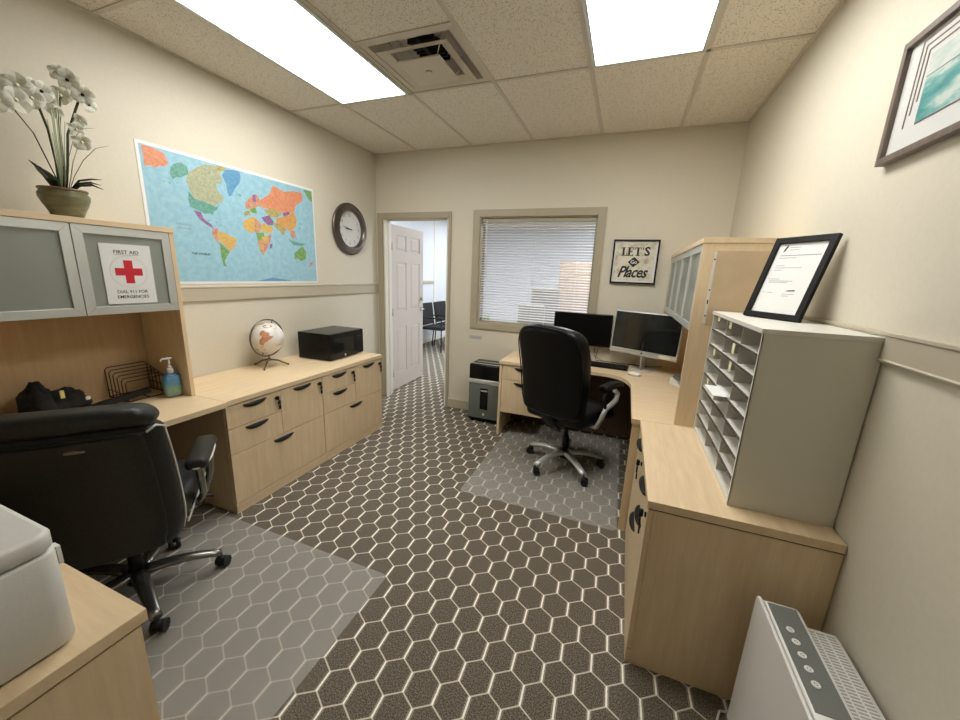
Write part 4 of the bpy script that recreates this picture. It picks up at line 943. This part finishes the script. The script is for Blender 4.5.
AX = Matrix.Rotation(math.radians(-23), 3, Matrix.Rotation(math.radians(38), 3, 'Z') @ Vector((vd.x, vd.y, 0)).normalized())
ringp = []
for k in range(48):
    a = 2*PI*k/48; hv = Matrix.Rotation(math.radians(38), 3, 'Z') @ Vector((vd.x, vd.y, 0)).normalized().cross(Vector((0, 0, 1))); p = hv*math.cos(a)*.142+Vector((0, 0, 1))*math.sin(a)*.142; ringp.append(GC+p)
MB().tube(ringp, [(.0055, .008)]*48, 6, loop=True).build('meridian_ring', 'pewter', gl)
ax_ = AX @ Vector((0, 0, 1)); b = MB(); b.cyl(GC+ax_*.112, GC+ax_*.150, .004, 8); b.cyl(GC-ax_*.112, GC-ax_*.146, .004, 8); b.build('axis_pins', 'pewter', gl)
b = MB(); b.cyl((0, 0, .055), (0, 0, .096), .006, 10); b.lathe([(.004, .045), (.016, .05), (.016, .062), (.005, .07)], n=16)
b.build('hub', 'pewter', gl)
for a in (-56, 50, 190):
    a = math.radians(a); c_, s_ = math.cos(a), math.sin(a)
    MB().tube([(c_*.01, s_*.01, .055), (c_*.06, s_*.06, .046), (c_*.11, s_*.11, .018), (c_*.135, s_*.135, .005)], [.007, .007, .006, .007], 8).build('leg', 'pewter', gl)

# sanitizer bottle
sn = thing('sanitizer_bottle', 'clear blue hand sanitizer pump bottle on the left desk', 'bottle', (.298, -2.400, .7375), math.radians(-6))
sn.scale = (1, 1, 1.10)
def sanm():
    m = mat('blue gel bottle', (0.2, 0.45, 0.6, 1), .12); v = texco(m, 'Generated'); s_ = nn(m, 'ShaderNodeSeparateXYZ'); lk(m, v, s_.inputs[0])
    lk(m, ramp(m, s_.outputs[2], [(.0, (0.35, 0.42, 0.38, 1)), (.35, (0.30, 0.48, 0.42, 1)), (.6, (0.12, 0.34, 0.52, 1)), (1.0, (0.03, 0.16, 0.34, 1))]), bsdf(m).inputs['Base Color'])
    bsdf(m).inputs['Transmission Weight'].default_value = .25; return m
M['san'] = sanm()
b = MB(); b.gbox((0, 0, .067), (.045, .082, .134), .018, 4, (2, 2, 4), lambda p: (p[0]*(1-.5*max(0, (p[2]-.045)/.022)**2), p[1]*(1-.45*max(0, (p[2]-.045)/.022)**2)*(1+.06*math.cos(p[2]*30)), p[2])); b.build('bottle_body', 'san', sn)
b = MB(); b.box(.0225, .0235, -.030, .030, .075, .115); b.build('brand_label', 'm_bl', sn)
b = MB(); b.box(.0232, .0242, -.02, .026, .03, .045); b.build('green_label', 'm_gr', sn)
b = MB(); b.cyl((0, 0, .130), (0, 0, .158), .015, 20); b.cyl((0, 0, .158), (0, 0, .172), .012, 16, .006); b.cyl((0, 0, .172), (0, 0, .205), .0045, 10); b.gbox((0, -.006, .210), (.014, .05, .011), .005, 3, (1, 3, 1)); b.tube([(0, -.028, .211), (0, -.036, .208), (0, -.040, .198)], .004, 8); b.build('pump', 'white', sn)

# wire file rack
wr = thing('wire_rack', 'dark wire file sorter in the corner of the left desk', 'wire rack', (.11, -2.455, .7375))
for k in range(6):
    x = -.085+k*.035; y0_, y1_, z_ = -.115, .085, .175-.012*k; b = MB()
    b.tube([(x, y0_, .006), (x-.004, y0_, z_-.012), (x-.004, y0_+.012, z_), (x-.004, y1_-.012, z_), (x-.004, y1_, z_-.012), (x, y1_, .006)], .0026, 6); b.build('wire_hoop', 'wire', wr)
b = MB()
for y in (-.115, -.015, .085): b.tube([(-.092, y, .004), (.10, y, .004)], .003, 6)
for x in (-.092, .10): b.tube([(x, -.115, .004), (x, .085, .004)], .003, 6)
for z in (.06, .12): b.tube([(-.088, .085, z), (.088, .085, z-.02)], .0025, 6); 
b.tube([(-.088, -.115, .05), (.088, -.115, .04)], .0025, 6)
b.build('base_frame', 'wire', wr)

# bag and bar on the desk
bg = thing('black_bag', 'crumpled black bag with yellow and white tags at the back of the left desk', 'bag', (.20, -2.89, .7375))
b = MB()
def lump(c, r, seed):
    rnd = random.Random(seed); ph = [rnd.random()*6 for _ in range(6)]
    R = []
    for i in range(15):
        th = PI*i/14; row = []
        for k in range(22):
            a = 2*PI*k/22; m_ = 1+.16*math.sin(3*a+ph[0]+2*th)+.12*math.sin(5*a+ph[1])*math.sin(2*th+ph[2])+.08*math.sin(7*th+ph[3])
            x, y, z = r[0]*math.sin(th)*math.cos(a)*m_, r[1]*math.sin(th)*math.sin(a)*m_, -r[2]*math.cos(th)*m_
            row.append((c[0]+x, c[1]+y, max(.0, c[2]+z)))
        R.append(row)
    b.rings(R, True, True, True)
lump((-.06, .10, .055), (.07, .075, .070), 3); lump((-.06, .005, .07), (.075, .055, .095), 5); lump((-.03, -.13, .022), (.09, .13, .026), 8)
b.build('bag_body', 'fabric', bg)
b = MB(); b.gbox((.02, .062, .125), (.008, .016, .040), .003, 2, (1, 1, 1)); b.build('yellow_tag', 'yellow', bg)['label'] = 'yellow tag'
b = MB(); b.gbox((.035, .145, .085), (.008, .018, .018), .003, 2, (1, 1, 1)); b.build('white_tag', 'white', bg)['label'] = 'white tag'
b = MB((.2, -2.6, .7375)); b.T = None
b.hexa([(.20, -2.79, .7385), (.225, -2.79, .7385), (.225, -2.47, .770), (.20, -2.47, .770), (.20, -2.79, .768), (.225, -2.79, .768), (.225, -2.47, .802), (.20, -2.47, .802)])
o = b.build('black_bar', 'blackmatte'); tag(o, 'long black bar lying between the bag and the wire rack', 'bar')

# orchid
oc = thing('potted_orchid', 'white artificial orchid in a green glazed pot on the left overhead cabinet', 'plant', (.205, -2.672, 1.6905))
b = MB(); b.lathe([(.045, 0), (.052, .002), (.062, .03), (.078, .065), (.087, .09), (.088, .105), (.080, .118), (.083, .128), (.076, .128), (.072, .115), (.070, .10)], n=36); b.build('pot', 'pot', oc)
MB().rings([[(r*math.cos(2*PI*k/36), r*math.sin(2*PI*k/36), z) for k in range(36)] for r, z in ((.081, .122), (.085, .126), (.083, .132), (.075, .131))], True, False, True, loop=True).build('pot_rim', 'potrim', oc)
MB().lathe([(.072, .112), (.071, .116), (.03, .122), (.001, .123)], n=20).build('moss', 'soil', oc)
# the plant spreads in the plane roughly parallel to the wall
def leaf(pts, w_, m_='leafm'):
    R = []; n_ = len(pts)
    P = [Vector(p) for p in pts]
    # resample
    Q = []
    for i in range(13):
        u = i/12*(n_-1); k = min(int(u), n_-2); f = u-k; Q.append(P[k].lerp(P[k+1], f))
    for i, p in enumerate(Q):
        t = (Q[min(i+1, 12)]-Q[max(i-1, 0)]).normalized(); sd = t.cross(Vector((0, 0, 1)));
        if sd.length < .2: sd = t.cross(Vector((1, 0, 0)))
        sd.normalize(); nm_ = sd.cross(t); ww = w_*math.sin(PI*min(.98, .06+i/12*.94))**.7
        R.append([p+sd*ww, p-nm_*.0+nm_*.0008, p-sd*ww, p-nm_*ww*.35])
    return MB().rings(R, True, True, True).build('leaf', m_, oc)
leaf([(0, -.02, .12), (.02, -.05, .17), (.03, -.08, .205), (.03, -.105, .228)], .020)
leaf([(.01, -.02, .12), (.05, -.045, .16), (.06, -.07, .185), (.07, -.10, .205)], .020)
leaf([(0, .02, .12), (.03, .05, .16), (.05, .09, .17), (.07, .12, .152)], .026)
leaf([(.01, .01, .12), (.03, .05, .18), (.05, .09, .195), (.06, .125, .198)], .018)
leaf([(.01, .01, .12), (.05, .045, .165), (.08, .075, .175), (.10, .10, .165)], .020)
leaf([(0, .02, .12), (.0, .05, .20), (.01, .09, .28), (.02, .14, .345), (.02, .195, .372)], .006)
leaf([(-.01, .01, .12), (-.01, .04, .26), (0, .07, .36), (0, .11, .425), (0, .16, .44)], .004)
def stem(pts, r_, m_): return MB().tube(pts, r_, 7).build('stem', m_, oc)
stem([(0, -.01, .12), (0, -.005, .25), (.0, -.01, .38), (.0, -.03, .49)], .0048, 'stem')
stem([(0, .0, .12), (0, .02, .25), (0, .03, .40), (0, .05, .52), (.0, .08, .60)], .0045, 'stem')
stem([(0, .01, .12), (0, .035, .25), (0, .055, .38), (0, .10, .50), (0, .118, .545)], .0050, 'stem')
stem([(0, .06, .56), (0, .08, .55), (.0, .11, .56)], .0025, 'stem')
for (y1_, z1_) in ((-.01, .42), (.01, .47), (.03, .50), (.05, .43), (-.0, .37), (.09, .36), (.02, .54), (.045, .56)):
    stem([(0, y1_*.2, .12), (.005, y1_*.6, .12+(z1_-.12)*.6), (.01, y1_, z1_)], .0022, 'stemp')
stem([(0, -.0, .12), (0, -.06, .35), (.0, -.16, .52), (0, -.22, .56), (0, -.16, .55), (0, -.10, .53)], .0025, 'stem')
def flower(c, s_, face, seed):
    rnd = random.Random(seed); c = Vector(c); f = Vector(face).normalized(); a_ = f.cross(Vector((0, 0, 1))).normalized(); u_ = a_.cross(f); b = MB(); spin = rnd.random()*2
    for k in range(5):
        a = spin+2*PI*k/5; wd = .62 if k % 2 else .45; d_ = a_*math.cos(a)+u_*math.sin(a); p_ = a_*-math.sin(a)+u_*math.cos(a); R = []
        for i in range(7):
            t = i/6; ww = s_*wd*math.sin(PI*min(.97, .08+t*.85))**.8; q = c+d_*s_*t+f*(.25*s_*math.sin(t*2.2)-.1*s_*t)
            R.append([q+p_*ww+f*ww*.25, q+f*s_*.015, q-p_*ww+f*ww*.25, q-f*s_*.012])
        b.rings(R, True, True, False)
    o = b.build('flower', 'petal', oc)
    b = MB(); b.gbox(c+f*s_*.2, (s_*.28,)*3, s_*.12, 3, (1, 1, 1)); b.build('flower_centre', 'fabric' if seed % 3 else 'paleyel', o)
rd = random.Random(4)
FL_ = [((.02, .075, .645), .048, 1), ((.03, .115, .60), .046, 2), ((.0, .055, .665), .036, 4), ((.02, .135, .565), .036, 5), ((0, .08, .445), .036, 3), ((.02, .085, .39), .040, 6), ((.0, .05, .575), .040, 9), ((0, -.005, .53), .040, 12), ((.01, -.02, .56), .046, 7), ((.02, -.06, .52), .046, 15), ((.01, -.09, .555), .05, 18), ((.02, -.11, .49), .052, 21), ((.0, -.15, .53), .055, 24), ((.02, -.16, .47), .05, 27), ((0, .02, .50), .030, 30), ((0, .10, .49), .03, 33), ((.01, -.05, .57), .036, 36)]
for c, s_, sd in FL_: flower((c[0], c[1]+.006, c[2]-.032), s_*.95, (1, -.3+rd.random()*.7-.3, -.5+rd.random()*.6), sd)

# ------------------------------------------------------------------ printer near left
pr = thing('printer', 'rounded white box-shaped printer on the near left cabinet', 'printer', (1.53, -3.62, .7375))
O = (1.53, -3.62, .7375)
def rslab(b, cx_, cy_, sx_, sy_, r, z0, z1, e=.004):
    def ring(o_, z):
        pts = []
        for qx, qy, a0 in ((1, 1, 0), (-1, 1, 90), (-1, -1, 180), (1, -1, 270)):
            for k in range(9): a = math.radians(a0+90*k/8); pts.append((cx_+qx*(sx_/2-r)+(r-o_)*math.cos(a), cy_+qy*(sy_/2-r)+(r-o_)*math.sin(a), z))
        return pts
    return b.rings([ring(e, z0), ring(0, z0+e), ring(0, z1-e*1.0), ring(e*.4, z1-e*.3), ring(e*1.5, z1)], True, True, True)
b = MB(O); rslab(b, 1.520, -3.662, .43, .50, .036, .7405, .952, .006); b.build('body', 'whiteg', pr)
b = MB(O); rslab(b, 1.520, -3.662, .428, .498, .035, .954, .993, .007); b.build('lid', 'whiteg', pr)
b = MB(O); rslab(b, 1.520, -3.662, .415, .485, .033, .7375, .7405, .001); b.build('base_gasket', 'blackmatte', pr)
b = MB(O); b.box(1.688, 1.708, -3.412, -3.4055, .905, .945); b.build('hinge', 'white', pr)

# ------------------------------------------------------------------ air purifier near right
ap = thing('air_purifier', 'white air purifier with dark control strip standing on the floor', 'air purifier', (3.32, -2.70, 0)); O = (3.32, -2.70, 0)
ya, yb = -2.985, -2.448
def slabx(b, x0, x1, z0, z1, r, bow=0.02, y0=ya, y1=yb, e=.004):    # rounded in the yz outline, bowed in x
    def ring(x, o_):
        pts = []
        for qy, qz, a0 in ((1, 1, 0), (-1, 1, 90), (-1, -1, 180), (1, -1, 270)):
            for k in range(7):
                a = math.radians(a0+15*k); y = (y1 if qy > 0 else y0)-qy*r+(r-o_)*math.cos(a); z = (z1 if qz > 0 else z0)-qz*r+(r-o_)*math.sin(a)
                u = (y-(y0+y1)/2)/((y1-y0)/2); pts.append((x+bow*u*u*0+0, y, z))
        return pts
    return b.rings([ring(x0, e), ring(x0+e, 0), ring(x1-e, 0), ring(x1, e)], True, True, True)
b = MB(O); slabx(b, 3.222, 3.232, .03, .552, .02, e=.003); b.build('front_panel', 'white', ap)
b = MB(O); slabx(b, 3.236, 3.326, .02, .548, .03); b.build('middle_body', 'white', ap)
b = MB(O); slabx(b, 3.326, 3.428, .02, .500, .04); b.build('rear_body', 'white', ap)
b = MB(O); b.box(3.243, 3.316, -2.80, -2.475, .5475, .5500); b.build('control_strip', 'panelgrey', ap, bevel=.0008)
for k in range(5):
    y = -2.565-k*.040; b = MB(O); b.lathe([(.0085, .5495), (.010, .5505), (.010, .5520), (.008, .5528)], c=(3.272, y, 0), n=20); bt_ = b.build('button', 'white', ap)
    b = MB(O); b.rings([[(3.272+r*math.cos(2*PI*j/14), y+r*math.sin(2*PI*j/14), .5530) for j in range(14)] for r in (.0045, .0030)], True, False, False); b.build('button_icon', 'panelgrey', bt_)
b = MB(O)
for k in range(46):
    y = -2.93+k*.0098
    for x in (3.346, 3.371, 3.396): b.box(x, x+.020, y, y+.0045, .4995, .5006)
b.build('grille_slots', 'greyp', ap)
b = MB(O); b.box(3.25, 3.42, ya+.03, yb-.03, 0, .022); b.build('base', 'greyp', ap)
b = MB((3.2, -2.42, .01)); b.tube([(3.33, -2.44, .03), (3.28, -2.40, .006), (3.21, -2.42, .006), (3.19, -2.47, .006), (3.21, -2.55, .03)], .004, 8); o = b.build('power_cord', 'white'); tag(o, 'white cord looped on the floor by the air purifier', 'cord')

# ------------------------------------------------------------------ shredder
sh = thing('paper_shredder', 'black and slate paper shredder beside the corner desk', 'shredder', (1.485, -.16, 0)); O = (1.485, -.16, 0)
x0, x1, y0, y1 = 1.310, 1.665, -.285, -.025
b = MB(O); b.gbox(((x0+x1)/2, (y0+y1)/2, .325), (x1-x0, y1-y0, .59), .018, 3, (1, 1, 1)); b.build('body', 'black', sh)
b = MB(O); b.gbox(((x0+x1)/2, y0-.004, .235), (x1-x0-.02, .014, .37), .006, 2, (1, 1, 1)); fb = b.build('waste_bin', 'shred', sh)
b = MB(O); b.gbox(((x0+x1)/2, y0-.006, .445), (x1-x0-.012, .022, .045), .008, 2, (1, 1, 1)); b.build('silver_band', 'silver', sh)
b = MB(O); b.gbox(((x0+x1)/2+.0, y0-.012, .265), (.085, .006, .225), .002, 2, (1, 1, 1)); b.build('bin_window', 'black', fb)
MB(O).box((x0+x1)/2-.035, (x0+x1)/2+.035, y0-.017, y0-.014, .345, .358).build('handle_lip', 'silver', fb)
MB(O).box((x0+x1)/2-.012, (x0+x1)/2+.012, y0-.0125, y0-.010, .085, .11).build('badge', 'silver', fb)
b = MB(O); b.box(x0+.04, x1-.04, -.16, -.145, .6195, .6215); b.build('paper_slot', 'silver', sh)
b = MB(O); b.box(x0+.01, x1-.01, y0+.03, y0+.05, .619, .6215); b.build('top_trim', 'silver', sh)
b = MB(O)
for x in (x0+.03, x1-.03):
    for y in (y0+.04, y1-.04): b.cyl((x-.012, y, .016), (x+.012, y, .016), .016, 14); b.cyl((x, y, .016), (x, y, .04), .006, 8)
b.build('casters', 'blackmatte', sh)

# ------------------------------------------------------------------ computer gear
def flatscreen(name, label, loc, rz, w_, h_, chin, bez, z0, tilt, fm, sm, base):
    r = thing(name, label, 'monitor', loc, rz); T_ = Matrix.Translation((0, 0, z0)) @ Matrix.Rotation(-tilt, 4, 'X')
    b = MB(); b.T = T_; b.gbox((0, .012, h_/2), (w_, .024, h_), .008, 2, (1, 1, 1)); cs = b.build('casing', fm, r)
    b = MB(); b.T = T_; b.box(-w_/2+bez, w_/2-bez, -.0015, .002, chin, h_-bez); b.build('screen', sm, r)
    b = MB(); b.T = T_; b.gbox((0, .035, h_*.45), (.20, .03, .16), .01, 2, (1, 1, 1)); b.build('rear_housing', 'black', r)
    if base == 'foot':
        b = MB(); b.gbox((0, .07, .003), (.19, .13, .006), .0029, 2, (1, 1, 1)); b.build('stand_foot', 'silver', r)
        b = MB(); b.tube([(0, .06, .004), (0, .05, z0+.02), (0, .05+tilt*.1, z0+.12)], [(.05, .008)]*3, 10); b.build('stand_neck', 'silver', r)
    else:
        b = MB(); b.gbox((0, .035, .004), (.24, .09, .008), .0039, 2, (1, 1, 1)); b.build('stand_foot', 'black', r)
        b = MB(); b.tube([(0, .045, .004), (0, .043, z0+.1)], [(.02, .010)]*2, 10); b.build('stand_neck', 'black', r)
    return r
im = flatscreen('desktop_monitor', 'silver-framed all-in-one computer with a glossy dark screen', (2.905, -.235, .7375), math.radians(-26), .592, .380, .045, .012, .133, math.radians(5), 'silver', 'screen', 'foot')
b = MB(); b.T = Matrix.Translation((0, 0, .133)) @ Matrix.Rotation(-math.radians(5), 4, 'X'); b.lathe([(.008, -.0012), (.008, .002)], c=(0, 0, .024), ax='y', n=18); b.build('logo', 'blackmatte', im)
b = MB(); b.T = Matrix.Translation((0, 0, .133)) @ Matrix.Rotation(-math.radians(5), 4, 'X'); b.box(.15, .24, -.0012, 0, .012, .034); b.build('sticker', 'paleyel', im)
flatscreen('desktop_monitor', 'black monitor with matt screen beside the window', (2.368, -.085, .7375), 0, .54, .305, .016, .010, .150, math.radians(2), 'black', 'screenmat', 'round')
kb = thing('keyboard', 'black computer keyboard lying on the corner desk', 'keyboard', (2.595, -.222, .7375), math.radians(-4))
b = MB(); b.hexa([(-.22, -.075, 0), (.22, -.075, 0), (.22, .07, 0), (-.22, .07, 0), (-.22, -.075, .010), (.22, -.075, .010), (.22, .07, .022), (-.22, .07, .022)]); b.build('case', 'black', kb, bevel=.002)
b = MB()
for j in range(5):
    for i in range(21):
        x = -.205+i*.0196; y = -.062+j*.0245; z = .0112+j*.0020
        if i in (15,) or (j == 0 and 4 < i < 9): continue
        b.hexa([(x, y, z-.002), (x+.0165, y, z-.002), (x+.0165, y+.020, z), (x, y+.020, z), (x+.001, y+.001, z+.005), (x+.0155, y+.001, z+.005), (x+.0155, y+.019, z+.006), (x+.001, y+.019, z+.006)])
b.build('key_grid', 'blackmatte', kb)
MB().box(-.205+5*.0196, -.205+9*.0196-.003, -.062, -.042, .012, .017).build('space_bar', 'blackmatte', kb)
ms = thing('computer_mouse', 'white computer mouse on the corner desk', 'mouse', (2.865, -.43, .7375), math.radians(60))
b = MB(); b.gbox((0, 0, .0155), (.058, .100, .030), .0149, 4, (3, 4, 1), lambda p: (p[0]*(1-.15*abs(p[1])/.05), p[1], -.0155 if p[2] < -.005 else p[2]*(1-.5*(p[1]/.05)**2))); b.build('shell', 'white', ms)
MB().box(-.0025, .0025, .018, .034, .026, .031).build('scroll_wheel', 'greyp', ms)
b = MB((2.9, -.4, .74)); b.tube([(2.90, -.40, .741), (2.98, -.36, .741), (3.10, -.38, .741), (3.2, -.48, .741), (3.22, -.56, .741)], .002, 6); o = b.build('mouse_cord', 'white'); tag(o, 'thin pale cord running across the corner desk behind the mouse', 'cord')
tp = thing('desk_phone', 'small grey desk gadget with cords beside the overhead cabinet panel', 'phone', (3.215, -.60, .7375), math.radians(25))
b = MB(); b.hexa([(-.07, -.06, 0), (.07, -.06, 0), (.07, .09, 0), (-.07, .09, 0), (-.065, -.055, .018), (.065, -.055, .018), (.065, .085, .055), (-.065, .085, .055)]); b.build('body', 'greytop', tp, bevel=.004)
b = MB(); b.gbox((-.035, .01, .055), (.04, .15, .028), .012, 3, (1, 3, 1)); b.build('handset', 'shred', tp)
b = MB()
for i in range(3):
    for j in range(3): b.box(.0+i*.018, .012+i*.018, -.03+j*.02, -.018+j*.02, .02+j*.005, .030+j*.005)
b.build('buttons', 'blackmatte', tp)
b = MB((2.66, -.05, .75)); b.tube([(2.50, -.03, .93), (2.50, -.025, .80), (2.53, -.03, .745), (2.62, -.02, .743), (2.80, -.03, .743), (3.0, -.05, .743), (3.1, -.06, .76)], .003, 6); b.tube([(2.54, -.03, .92), (2.52, -.022, .78), (2.58, -.02, .745), (2.75, -.06, .743), (2.88, -.03, .745)], .0025, 6)
o = b.build('monitor_cables', 'black'); tag(o, 'dark cables lying on the desk behind the monitors', 'cables')
